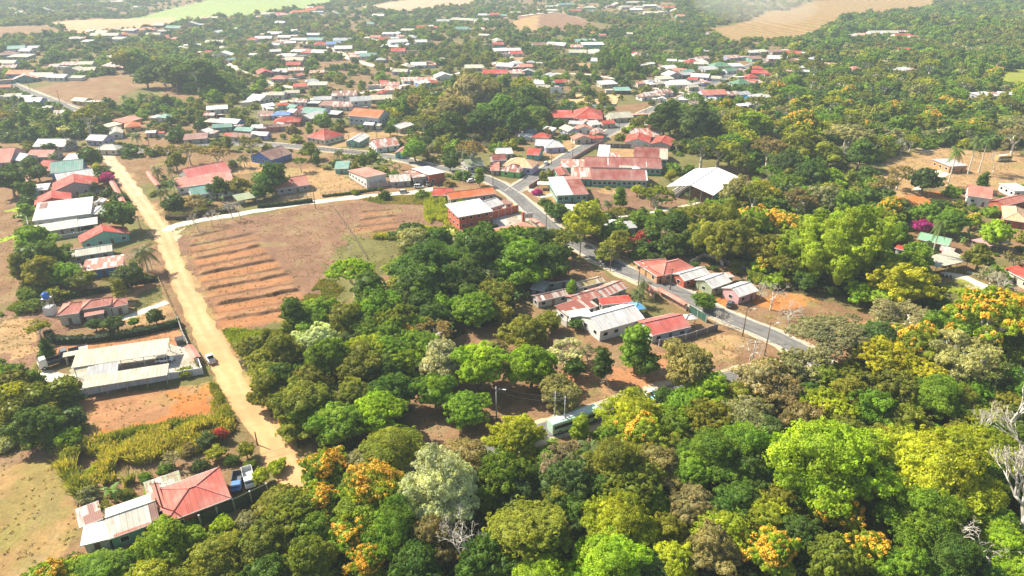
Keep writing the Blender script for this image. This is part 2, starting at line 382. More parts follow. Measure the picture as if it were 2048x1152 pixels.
def ground():
    ys = []; y = -300.0
    while y < 5200:
        ys.append(y)
        y += 22 if y < 60 else 1.2 if y < 84 else .42 if y < 300 else .42*(y/300)**2.1 if y < 1500 else 60
    ys = np.array(ys); nc = 820
    t = np.linspace(-1, 1, nc); ext = np.array([1.12, 1.4, 2, 3.2, 5, 9]); t = np.concatenate([-ext[::-1], t, ext])
    w = .76*np.maximum(ys, 0)+62
    X = np.clip(w[:, None]*t[None, :], -4300+np.arange(len(t))*.01, 4300+np.arange(len(t))*.01); Y = np.repeat(ys[:, None], len(t), 1)
    x = X.ravel(); y = Y.ravel(); z = TH(x, y)
    n1 = fbm(x/26, y/26, 3); n2 = fbm(x/5.5+9, y/5.5, 3); n3 = vnoise(x/1.3, y/1.3)
    c = np.zeros((len(x), 3)); g = np.clip((n1-.42)*5, 0, 1)[:, None]
    c[:] = np.array(BROWN)*1.05*(1-g)+np.array(OLIVE)*g
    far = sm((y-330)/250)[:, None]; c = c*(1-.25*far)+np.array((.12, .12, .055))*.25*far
    jx = (fbm(x/3.2+71, y/3.2, 3)-.5)*2; jy = (fbm(x/3.2, y/3.2+53, 3)-.5)*2
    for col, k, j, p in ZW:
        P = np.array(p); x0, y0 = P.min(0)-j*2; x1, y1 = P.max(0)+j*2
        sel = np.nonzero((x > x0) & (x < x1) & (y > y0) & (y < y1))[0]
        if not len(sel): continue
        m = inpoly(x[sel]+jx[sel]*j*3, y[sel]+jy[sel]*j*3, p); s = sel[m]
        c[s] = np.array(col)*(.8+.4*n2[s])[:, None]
        if y0 > 640 and col == GOLD: c[s] *= (1+.22*np.sin((x[s]+.35*y[s]+12*n1[s])*6.283/17))[:, None]
    # dry grass and bare soil mottling that belongs to the ground itself
    br = c.sum(1) > .45; g2 = np.clip((n2-.56)*6, 0, 1)*br*.5
    c = c*(1-g2[:, None])+np.array((.25, .19, .10))*g2[:, None]
    bl_ = inpoly(x, y, PW([(-200,900),(150,890),(160,1090),(60,1200),(-300,1200)])); g4 = (np.clip((fbm(x/6+90, y/6, 3)-.52)*7, 0, 1)*.5*bl_)[:, None]; c = c*(1-g4)+np.array((.20, .19, .05))*g4
    g3 = np.clip((fbm(x/9+3, y/9+31, 3)-.60)*6, 0, 1)*.40
    fl = (y > 84); g3 = g3*fl*br; c = c*(1-g3[:, None])+np.array((.21, .21, .05))*g3[:, None]
    # orange earth at the foot of each berm, shade of its face put into the colour, grass on its crest
    for (a, b, hh) in LW:
        ux, uy = b[0]-a[0], b[1]-a[1]; Ln = math.hypot(ux, uy); ux /= Ln; uy /= Ln
        s_ = (x-a[0])*ux+(y-a[1])*uy; n = -(x-a[0])*uy+(y-a[1])*ux+1.1*(n2-.5)
        al = sm((s_+1)/3)*sm((Ln+1-s_)/3)
        foot = al*np.clip(1-np.abs(n+3.7+1.2*(n2-.5))/3.6, 0, 1)**.5*(.75+1.0*(n1-.3))
        foot = np.clip(foot*1.1, 0, 1)[:, None]*(.85 if hh > .95 else .5); c = c*(1-foot)+np.array((.38, .17, .07))*foot
        face_shade = (al*np.clip(1-np.abs(n+.2)/.7, 0, 1))[:, None]; c = c*(1-face_shade)+np.array((.16, .10, .06))*face_shade
        cr = (al*np.clip(1-np.abs(n-1.6)/1.3, 0, 1)*np.clip((n2-.35)*4, 0, 1)*.55)[:, None]; c = c*(1-cr)+np.array((.19, .15, .08))*cr
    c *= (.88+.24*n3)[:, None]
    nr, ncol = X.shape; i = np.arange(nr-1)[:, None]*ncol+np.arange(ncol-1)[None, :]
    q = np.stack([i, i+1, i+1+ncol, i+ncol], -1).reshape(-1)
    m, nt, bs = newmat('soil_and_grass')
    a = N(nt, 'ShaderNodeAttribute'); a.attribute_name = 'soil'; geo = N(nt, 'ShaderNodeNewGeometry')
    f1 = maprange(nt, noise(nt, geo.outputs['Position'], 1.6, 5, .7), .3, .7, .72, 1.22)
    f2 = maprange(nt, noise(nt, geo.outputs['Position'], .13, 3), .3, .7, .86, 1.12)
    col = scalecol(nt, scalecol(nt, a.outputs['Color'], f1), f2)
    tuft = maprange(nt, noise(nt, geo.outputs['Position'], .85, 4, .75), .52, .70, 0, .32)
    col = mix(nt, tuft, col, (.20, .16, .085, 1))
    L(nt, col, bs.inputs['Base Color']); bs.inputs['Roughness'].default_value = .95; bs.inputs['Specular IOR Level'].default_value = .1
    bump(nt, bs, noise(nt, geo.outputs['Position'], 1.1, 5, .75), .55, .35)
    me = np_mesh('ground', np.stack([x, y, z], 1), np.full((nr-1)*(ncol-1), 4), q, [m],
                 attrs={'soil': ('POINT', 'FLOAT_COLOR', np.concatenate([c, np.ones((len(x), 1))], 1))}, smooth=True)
    o = bpy.data.objects.new('ground', me); COL.objects.link(o); o['kind'] = 'structure'
ground()
# ================================================================== ROADS
ROADLINES = []
def smooth_path(P, step):
    P = [np.array(p, float) for p in P]; out = []
    for i in range(len(P)-1):
        p0 = P[max(i-1, 0)]; p1 = P[i]; p2 = P[i+1]; p3 = P[min(i+2, len(P)-1)]
        n = max(2, int(np.linalg.norm(p2-p1)/step))
        for k in range(n):
            t = k/n; out.append(.5*((2*p1)+(-p0+p2)*t+(2*p0-5*p1+4*p2-p3)*t*t+(-p0+3*p1-3*p2+p3)*t**3))
    out.append(P[-1]); return np.array(out)
def road(name, pts, width, mat, z=.05, kerb=None, shoulder=None, step=1.5, side=(1, -1)):
    P = smooth_path([G(*p)[:2] for p in pts], step); T = np.gradient(P, axis=0); T /= np.linalg.norm(T, axis=1)[:, None]+1e-9
    Nn = np.stack([-T[:, 1], T[:, 0]], 1); ROADLINES.append((P, width/2+(1.2 if kerb else .6)))
    def strip(nm, a, b, z0, m, wob=0, cols=8, kind='structure'):
        rows = []; uv = []
        ln = np.concatenate([[0], np.cumsum(np.linalg.norm(np.diff(P, axis=0), axis=1))])
        for k in range(cols+1):
            t = k/cols; off = a+(b-a)*t
            w_ = wob*(fbm(ln/4+a, ln*0+3*k, 2)-.5)*2 if k in (0, cols) else 0
            Q = P+Nn*(off+w_)[:, None] if wob and k in (0, cols) else P+Nn*off
            rows.append(np.stack([Q[:, 0], Q[:, 1], TH(Q[:, 0], Q[:, 1])+z0-(.05 if wob and k in (0, cols) else 0)], 1)); uv.append(t)
        V = np.stack(rows, 1); n = len(P); c = cols+1
        i = np.arange(n-1)[:, None]*c+np.arange(cols)[None, :]
        q = np.stack([i, i+c, i+c+1, i+1], -1).reshape(-1)
        tv = np.tile(np.array(uv), n)
        me = np_mesh(nm, V.reshape(-1, 3), np.full((n-1)*cols, 4), q, [m], attrs={'across': ('POINT', 'FLOAT', tv)}, smooth=True)
        o = bpy.data.objects.new(nm, me); COL.objects.link(o); o['kind'] = kind; return o
    strip(name, width/2, -width/2, z, mat, .9 if not kerb else 0)
    for s in side:
        if shoulder: strip('verge', s*(width/2+shoulder) if s > 0 else -width/2+.2, width/2-.2 if s > 0 else -(width/2+shoulder), z-.02, M_VERGE, 1.3)
        if kerb:
            mb = MB(); k0 = width/2+.02; k1 = k0+kerb; prof = [(k0, -.2), (k0, .14), (k1, .14), (k1, -.2)]
            rings = []
            for i in range(0, len(P), 2):
                zz = float(TH(P[i][0], P[i][1])); rings.append([(P[i][0]+Nn[i][0]*s*u, P[i][1]+Nn[i][1]*s*u, zz+z+v) for u, v in prof])
            mb.loft(rings); o = mb.build('kerb', M_CONC); o['kind'] = 'structure'
    return P
def roadmat(name, base, edge, rut, nlo, nhi):
    m, nt, bs = newmat(name); a = N(nt, 'ShaderNodeAttribute'); a.attribute_name = 'across'; geo = N(nt, 'ShaderNodeNewGeometry')
    cr = N(nt, 'ShaderNodeValToRGB'); el = cr.color_ramp.elements
    el[0].position = 0; el[0].color = (*edge, 1); el[1].position = 1; el[1].color = (*edge, 1)
    for p, c in ((.09, base), (.28, rut), (.42, base), (.5, tuple(x*.96 for x in base)), (.58, base), (.72, rut), (.91, base)):
        e = el.new(p); e.color = (*c, 1)
    L(nt, math_(nt, 'ADD', a.outputs['Fac'], maprange(nt, noise(nt, geo.outputs['Position'], .12, 3), .3, .7, -.09, .09)), cr.inputs[0])
    rc = cr.outputs[0]
    if name == 'packed_dirt':
        sp = N(nt, 'ShaderNodeSeparateXYZ'); L(nt, geo.outputs['Position'], sp.inputs[0])
        rc = mix(nt, maprange(nt, sp.outputs[1], 110, 330, .75, 0), rc, (.53, .285, .12, 1)); rc = mix(nt, maprange(nt, sp.outputs[1], 230, 380, 0, .7), rc, (.58, .48, .35, 1))
        rc = mix(nt, maprange(nt, noise(nt, geo.outputs['Position'], .11, 5, .65), .45, .62, 0, .65), rc, (.52, .31, .15, 1))
        rc = mix(nt, maprange(nt, noise(nt, geo.outputs['Position'], .7, 5, .75), .58, .70, 0, .5), rc, (.40, .24, .12, 1))
    if name == 'worn_asphalt':
        rc = mix(nt, maprange(nt, noise(nt, geo.outputs['Position'], .22, 5, .7), .50, .66, 0, .55), rc, (.24, .22, .19, 1))
        rc = mix(nt, maprange(nt, noise(nt, geo.outputs['Position'], .35, 2, .4), .62, .64, 0, .4), rc, (.11, .11, .11, 1))
    f = maprange(nt, noise(nt, geo.outputs['Position'], .5, 5, .7), .3, .7, nlo, nhi)
    f2 = maprange(nt, noise(nt, geo.outputs['Position'], .06, 3), .35, .65, .88, 1.1)
    L(nt, scalecol(nt, scalecol(nt, rc, f), f2), bs.inputs['Base Color']); bs.inputs['Roughness'].default_value = .95
    bs.inputs['Specular IOR Level'].default_value = .15
    bump(nt, bs, noise(nt, geo.outputs['Position'], 2.5, 4), .3, .05); return m
M_DIRT = roadmat('packed_dirt', (.49, .33, .18), (.38, .24, .12), (.62, .46, .29), .88, 1.1)
M_PALE2 = roadmat('pale_gravel', (.66, .60, .47), (.5, .42, .30), (.72, .67, .56), .85, 1.1)
M_ASPH = roadmat('worn_asphalt', (.15, .148, .142), (.24, .22, .19), (.18, .175, .165), .88, 1.12)
M_VERGE = roadmat('dusty_verge', (.50, .40, .27), (.34, .25, .14), (.52, .42, .29), .75, 1.15)
M_PATH = simple('pale_paving', (.58, .53, .42), .9, 0, 1.2, .15)
road('dirt_road', [(614,1010),(590,960),(537,870),(497,815),(473,775),(440,712),(406,650),(371,580),(350,530),(336,495),(318,455),(283,405),(247,355),(216,315),(203,300)], 6.0, M_DIRT, .06)
road('gravel_lane', [(330,462),(352,452),(400,441),(500,424),(600,408),(700,396),(780,389),(830,384),(868,377)], 4.4, M_PALE2, .075)
road('street', [(1660,742),(1625,714),(1540,670),(1440,628),(1340,577),(1250,542),(1180,505),(1110,460),(1060,418),(1028,390),(990,366),(950,350),(905,340),(860,333),(800,318),(720,306),(640,298),(560,291),(480,287),(400,292),(290,302),(205,306)], 6.2, M_ASPH, .09, kerb=.45, shoulder=1.6)
road('side_street', [(1022,385),(1060,360),(1095,338),(1150,305),(1200,277),(1245,248),(1290,225),(1340,205),(1390,184),(1440,160),(1490,135),(1540,118)], 6.0, M_ASPH, .105, kerb=.45, shoulder=1.8)
road('lower_road', [(800,965),(860,938),(930,912),(1000,892),(1100,858),(1190,832),(1240,812),(1300,795),(1380,776),(1460,757),(1540,738),(1650,728)], 5.6, M_ASPH, .07, shoulder=1.2)
road('school_lane', [(1110,388),(1080,392),(1060,378)], 2.5, M_PATH, .04)
road('driveway', [(242,638),(290,622),(336,604)], 2.6, M_PATH, .05)
road('yard', [(50,750),(90,752),(130,760)], 4, M_PALE2, .05)
road('footpath', [(1190,440),(1250,433),(1330,420),(1400,405)], 1.6, M_PATH, .04)
road('farm_track', [(1860,345),(1900,342),(1850,368),(1830,380)], 2.4, M_PALE2, .05)
road('yard_path', [(1885,548),(1920,552),(1980,577),(2048,602),(2120,630)], 3.2, M_PALE2, .05)
road('village_street', [(10,163),(60,185),(110,203),(165,228),(185,238)], 5.5, M_ASPH, .3, shoulder=2, step=4)
road('village_street', [(450,125),(480,143),(520,160),(560,172),(610,178)], 5.0, M_PALE2, .3, shoulder=2, step=4)
road('village_street', [(600,84),(640,92),(675,104),(700,118),(760,135),(830,142)], 5.0, M_PALE2, .35, shoulder=2, step=4)
road('village_street', [(560,205),(700,190),(860,160),(980,130),(1030,112)], 4.5, M_PALE2, .35, step=4)
road('village_street', [(1010,36),(1060,30),(1110,24),(1160,28)], 6, M_PALE2, .5, step=6)
road('village_street', [(1060,150),(1180,150),(1300,175),(1390,190)], 4.0, M_PALE2, .35, step=5)
road('village_street', [(440,80),(480,92),(540,100),(600,95)], 4.0, M_PALE2, .45, step=5)
road('street_apron', [(1258,538),(1285,548),(1310,562)], 5, M_PATH, .06)
# ================================================================== PLANTS
_ico = {}
def ico(sub):
    if sub not in _ico:
        import bmesh
        bm = bmesh.new(); bmesh.ops.create_icosphere(bm, subdivisions=sub, radius=1)
        _ico[sub] = (np.array([v.co[:] for v in bm.verts]), np.array([[v.index for v in f.verts] for f in bm.faces])); bm.free()
    return _ico[sub]
def unit(v): return v/(np.linalg.norm(v, axis=-1, keepdims=True)+1e-9)
def leafquads(rs, P, Nrm, size, asp=1.5):
    """one quad per point, facing along Nrm, random spin"""
    n = len(P); r = unit(rs.randn(n, 3)); a = unit(np.cross(Nrm, r)); b = np.cross(Nrm, a)
    s = (size*(.6+.8*rs.rand(n)))[:, None]; a = a*s*asp*.5; b = b*s*.5
    dip = Nrm*s*.18
    return np.stack([P-a-dip, P-b*.9, P+a-dip, P+b*.9], 1)
def lobes_for(shape, rs):
    L_ = []
    if shape == 'dome':
        L_.append((0, 0, .95, .58, .44))
        for i in range(16):
            t = i*2.399+rs.rand()*.4; r = (.30+.42*rs.rand())*(1 if i % 3 else .6); z = 1.32-.62*r*r-.42*rs.rand()*(r > .4)+.10*rs.randn()
            L_.append((r*math.cos(t), r*math.sin(t), z, .20+.18*rs.rand(), .16+.13*rs.rand()))
        for i in range(6):
            t = i*1.05+rs.rand()*.6; L_.append((.56*math.cos(t), .56*math.sin(t), .62+.2*rs.rand(), .26+.1*rs.rand(), .22))
        L_.append((.16*rs.randn(), .16*rs.randn(), 1.40, .30, .24))
        for i in range(4):
            t = rs.rand()*6.28; q = .80+.16*rs.rand(); L_.append((q*math.cos(t), q*math.sin(t), .72+.5*rs.rand(), .17+.08*rs.rand(), .13+.06*rs.rand()))
    elif shape == 'round':
        L_.append((0, 0, .9, .72, .62))
        for i in range(17):
            t = i*2.399; r = .42+.26*rs.rand(); L_.append((r*math.cos(t), r*math.sin(t), .62+.70*rs.rand(), .24+.14*rs.rand(), .20+.10*rs.rand()))
        L_.append((.1, 0, 1.28, .36, .30))
    elif shape == 'tall':
        for i in range(15):
            k = i/14; z = .6+1.9*k; r = (.48*(1-abs(k-.35)*1.1)); t = i*2.399
            L_.append((r*math.cos(t)*.95, r*math.sin(t)*.95, z, .34+.16*rs.rand()*(1-k*.4), .30))
        L_.append((0, 0, 1.3, .5, .8))
    elif shape == 'umbrella':
        for i in range(17):
            t = i*2.399; r = .12+.80*math.sqrt(i/17)+.06*rs.randn(); z = 1.55-.38*r*r+.05*rs.randn()
            L_.append((r*math.cos(t), r*math.sin(t), z, .21+.10*rs.rand(), .10+.04*rs.rand()))
    elif shape == 'layered':
        for i in range(15):
            t = i*2.399; k = i/14; r = .75*(1-k*.55)*(.6+.4*rs.rand()); z = .55+1.1*k
            L_.append((r*math.cos(t), r*math.sin(t), z, .34+.12*rs.rand(), .11))
    elif shape == 'bush':
        for i in range(9):
            t = i*2.399; r = .55*math.sqrt(i/9); L_.append((r*math.cos(t), r*math.sin(t), .42-.15*r+.1*rs.rand(), .38+.1*rs.rand(), .34))
    elif shape == 'sparse':
        for i in range(20):
            t = i*2.399; r = .35+.5*rs.rand(); L_.append((r*math.cos(t), r*math.sin(t), .8+.75*rs.rand()*(1.1-r*.6), .15+.10*rs.rand(), .10+.05*rs.rand()))
    elif shape == 'bamboo':
        for i in range(34):
            t = i*2.399; r = .12+.85*math.sqrt(i/34); z = 1.42-.95*r*r+.20*rs.randn()
            L_.append((r*math.cos(t), r*math.sin(t), max(z, .35), .10+.07*rs.rand(), .24+.16*rs.rand()))
        L_.append((0, 0, .65, .55, .62))
    elif shape == 'cone':
        for i in range(14):
            k = i/13; t = i*2.399; r = .5*(1-k)*(.7+.3*rs.rand()); L_.append((r*math.cos(t), r*math.sin(t), .3+1.6*k, .42*(1-k)+.12, .26))
    A = np.array(L_)
    if shape in ('dome', 'round', 'tall', 'bush'):
        k = .86+.3*rs.rand(2); A[:, 0] *= k[0]; A[:, 1] *= k[1]; A[:, 2] += .16*(rs.rand()-.5)*A[:, 0]+.16*(rs.rand()-.5)*A[:, 1]; A[1:, :3] += rs.randn(len(A)-1, 3)*np.array([.07, .07, .06])
    return A
def crown_arrays(shape, seed, clumps, leaves, lsize, core=2, blossom=0):
    rs = np.random.RandomState(seed); Ls = lobes_for(shape, rs); V = []; cs = []; VQ = []; var = []; mi = []; lob = []
    area = Ls[:, 3]*(Ls[:, 3]+Ls[:, 4]); area = area/area.sum()
    for k, (cx, cy, cz, rr, rz) in enumerate(Ls):
        nc = max(5, int(clumps*area[k])); d = unit(rs.randn(nc, 3)); d[:, 2] = np.where(d[:, 2] < -.25, -d[:, 2], d[:, 2])
        C = np.array([cx, cy, cz])+d*np.array([rr, rr, rz])
        keep = np.ones(nc, bool)
        for j, l in enumerate(Ls):
            if j != k: keep &= (((C-l[:3])/np.array([l[3], l[3], l[4]]))**2).sum(1) > .72
        C = C[keep]; d = d[keep]; nc = len(C)
        if not nc: continue
        stray = rs.rand(nc) < .16; C = C+d*(stray*(.05+.10*rs.rand(nc)))[:, None]
        cr = (.055+.06*rs.rand(nc))*np.where(stray, .6, 1)*(.8 if shape in ('umbrella', 'sparse', 'layered', 'bamboo') else 1.25)
        dd = unit(rs.randn(nc, leaves, 3)+d[:, None, :]*1.1); dd = dd*(.75+.25*rs.rand(nc, leaves, 1))
        P = C[:, None, :]+dd*cr[:, None, None]*np.array([1.25, 1.25, .85])
        nn = unit(dd*1.0+rs.randn(nc, leaves, 3)*.33+np.array([0, 0, .12]))
        q = leafquads(rs, P.reshape(-1, 3), nn.reshape(-1, 3), lsize*(.8+.4*rs.rand()))
        lob.append(np.clip(np.full(nc*leaves, rs.rand())+np.repeat(.18*rs.randn(nc), leaves), 0, 1)); VQ.append(q); cv = (.72+.55*rs.rand(nc))*(.82+.36*rs.rand()); var.append(np.repeat(cv, leaves)*(.88+.24*rs.rand(nc*leaves)))
        bl = (rs.rand(nc) < blossom*np.clip((C[:, 2]-.9)*2.2, 0, 1.3)*(.08+1.2*(vnoise(C[:, 0]*3.2+seed, C[:, 1]*3.2) > .52)))
        m_ = np.repeat(bl, leaves)*(rs.rand(nc*leaves) < .8); mi.append(m_.astype(int))
    Q = np.concatenate(VQ); verts = Q.reshape(-1, 3); n = len(Q)
    sizes = np.full(n, 4); loops = np.arange(n*4); var = np.concatenate(var); mi = np.concatenate(mi); lob = np.concatenate(lob)
    if core:
        iv, it = ico(core); vv = [verts]; ll = [loops]; off = len(verts)
        for (cx, cy, cz, rr, rz) in Ls:
            if shape in ('sparse', 'umbrella'): kf = .55
            else: kf = .80
            jit = 1+.16*(rs.rand(len(iv), 1)-.5)
            vv.append(iv*np.array([rr, rr, rz])*kf*jit+np.array([cx, cy, cz])); ll.append((it+off).ravel()); off += len(iv)
            sizes = np.concatenate([sizes, np.full(len(it), 3)]); var = np.concatenate([var, .75+.25*rs.rand(len(it))]); mi = np.concatenate([mi, np.zeros(len(it), int)]); lob = np.concatenate([lob, np.full(len(it), .5)])
        verts = np.concatenate(vv); loops = np.concatenate(ll)
    return verts, sizes, loops, var, mi, Ls, lob
def tube_chain(mb, pts, radii, n=5):
    for i in range(len(pts)-1): mb.tube(pts[i], pts[i+1], radii[i], radii[i+1], n, cap=(i == len(pts)-2))
def limbs(shape, Ls, seed, r0=.065):
    rs = np.random.RandomState(seed+500); mb = MB(); zb = {'dome': .42, 'round': .35, 'tall': .55, 'umbrella': .62, 'layered': .4, 'bush': .06, 'sparse': .55, 'bamboo': .1, 'cone': .2}[shape]
    lean = rs.randn(2)*.05
    base = [(0, 0, -.08), (lean[0]*.4, lean[1]*.4, zb*.5), (lean[0], lean[1], zb)]
    if shape == 'bamboo':
        for l in Ls[:-1]:
            p0 = np.array([l[0]*.16, l[1]*.16, 0]); p2 = l[:3]; p1 = np.array([l[0]*.4, l[1]*.4, l[2]*.7]); tube_chain(mb, [p0, p1, p2], [.014, .012, .005], 4)
        return mb
    tube_chain(mb, base, [r0*1.35, r0, r0*.85], 7); b = np.array(base[-1])
    k = 4; ang = [(i*2*math.pi/k+rs.rand()) for i in range(k)]; hubs = []
    for a in ang:
        top = Ls[:, 2].max(); h = b+np.array([math.cos(a)*.24, math.sin(a)*.24, (top-zb)*.42*(.8+.4*rs.rand())])
        m = (b+h)/2+np.array([math.cos(a)*.05, math.sin(a)*.05, -.02]); tube_chain(mb, [b, m, h], [r0*.7, r0*.55, r0*.42], 5); hubs.append(h)
    for l in Ls:
        e = l[:3]-np.array([0, 0, l[4]*.2]); h = min(hubs, key=lambda q: np.linalg.norm(q-e)); m = (h+e)/2+rs.randn(3)*.03
        tube_chain(mb, [h, m, e], [r0*.36, r0*.24, r0*.09], 4)
        if shape in ('sparse', 'umbrella'):
            for q in range(3):
                e2 = e+rs.randn(3)*np.array([.14, .14, .06]); tube_chain(mb, [m, e2], [r0*.14, r0*.05], 3)
    return mb
PROTO = {}
def proto(shape, lod, v, blossom=0):
    key = (shape, lod, v, blossom)
    if key not in PROTO:
        cl, lv, ls, core = {0: (560, 30, .058, 2), 1: (300, 17, .080, 2), 2: (120, 9, .15, 1), 3: (1300, 27, .037, 2)}[lod]
        if shape in ('bush',) and lod == 0: cl = 520
        if shape in ('sparse', 'umbrella'): cl = int(cl*.62)
        if shape == 'sparse': lv = int(lv*.6)
        if shape == 'bamboo': ls *= .75; cl = int(cl*1.2)
        a = crown_arrays(shape, 100+v*17+len(shape), cl, lv, ls, core, blossom)
        me = np_mesh('crown', a[0], a[1], a[2], [M_LEAF, M_BLOS], a[4], {'var': ('FACE', 'FLOAT', a[3]), 'lobe': ('FACE', 'FLOAT', a[6])})
        tb = limbs(shape, a[5], v); tm = bpy.data.meshes.new('trunk'); tm.from_pydata([tuple(map(float, p)) for p in tb.v], [], tb.f)
        tm.materials.append(M_CULM if shape == 'bamboo' else M_PALE if shape in ('sparse', 'umbrella') else M_BARK)
        tm.polygons.foreach_set('use_smooth', [True]*len(tm.polygons)); PROTO[key] = (me, tm)
    return PROTO[key]
MID = {'dome': 1.0, 'round': .9, 'tall': 1.5, 'umbrella': 1.35, 'layered': 1.1, 'bush': .4, 'sparse': 1.1, 'bamboo': .95, 'cone': 1.0}
FC = {'g': (.195, .315, .020), 'b': (.30, .44, .018), 'd': (.105, .185, .022), 'o': (.26, .285, .030), 'y': (.38, .41, .020),
      'c': (.58, .60, .36), 'n': (.31, .27, .10), 'k': (.12, .185, .045), 'w': (.36, .32, .20), 'm': (.50, .04, .34), 'r': (.45, .09, .06), 'f': (.28, .37, .020), 's': (.36, .36, .17)}
CW = {'g': 'mid green', 'b': 'bright green', 'd': 'dark green', 'o': 'olive green', 'y': 'yellow green', 'c': 'cream white', 'n': 'brownish',
      'k': 'bluish green', 'w': 'dry tan', 'm': 'magenta', 'r': 'rusty red', 'f': 'golden', 's': 'pale green'}
KN = {'dome': ('leafy_tree', 'tree', 'spreading tree'), 'round': ('leafy_tree', 'tree', 'round tree'), 'tall': ('tall_tree', 'tree', 'tall tree'),
      'umbrella': ('umbrella_tree', 'tree', 'flat-topped tree'), 'layered': ('layered_tree', 'tree', 'layered tree'), 'bush': ('shrub', 'shrub', 'shrub'),
      'sparse': ('sparse_tree', 'tree', 'pale-limbed tree'), 'bamboo': ('bamboo_clump', 'bamboo', 'bamboo clump'), 'cone': ('cone_tree', 'tree', 'cone-shaped tree')}
PLACED = []      # x, y, r of everything that stands (trees, buildings) for keeping fill plants off
NTREE = {}
def tree(x, y, r, shape, colk, lod=None, blossom=0, hs=1.0, z=None):
    z = float(TH(x, y)) if z is None else z
    rp = r/pxs(y); lod = (3 if rp > 58 else 0 if rp > 34 else 1 if rp > 11 else 2) if lod is None else lod
    v = rnd.randrange({0: 3, 1: 3, 2: 3, 3: 2}[lod]); cm, tm = proto(shape, lod, v, blossom)
    nm, cat, noun = KN[shape]
    if blossom: nm = 'flowering_tree'
    c = FC[colk]; j = lambda: rnd.uniform(.84, 1.18); jj = j(); c = tuple(min(1, q*jj*rnd.uniform(.93, 1.08)) for q in c)
    s = (r*rnd.uniform(.94, 1.06), r*rnd.uniform(.94, 1.06), r*hs*rnd.uniform(.80, 1.16))
    e = empty(nm, (x, y, z-.05), rnd.uniform(0, 6.28))
    inst('crown', cm, e, sc=s, color=c)
    if shape != 'bush' or lod in (0, 3): inst('trunk' if shape != 'bamboo' else 'culms', tm, e, sc=s)
    adj = f"{CW[colk]} {noun}" if not blossom else ("golden flowering tree" if blossom < 2 else "bright golden tree")
    e['category'] = cat; e['group'] = {'shrub': 'shrubs between the plots', 'bamboo_clump': 'bamboo clumps'}.get(nm, nm.replace('_', ' ')+'s across the village')
    LABELED.append((e, adj)); NTREE[nm] = NTREE.get(nm, 0)+1
    PLACED.append((x, y, r)); return e
SH = {'D': 'dome', 'R': 'round', 'T': 'tall', 'U': 'umbrella', 'L': 'layered', 'B': 'bush', 'S': 'sparse', 'M': 'bamboo', 'C': 'cone'}
def TP(px, py, rpx, code):
    """hero tree: crown centre and radius in photo coordinates. code = shape letter + colour letter (+ * or ** for blossom)"""
    shape = SH[code[0]]; bl = (.8 if code[0] != 'U' else .35) if code.endswith('*') else 0
    if code.endswith('**'): bl = 2.2
    x, y = flatG(px, py); 
    for _ in range(4):
        r = rpx*pxs(y, 5); p = G(px, py, MID[shape]*r); x, y = p.x, p.y
    return tree(x, y, r*(1.14 if py > 640 and px > 560 and not (px < 1340 and py < 880) else 1.03), shape, code[1], blossom=bl)
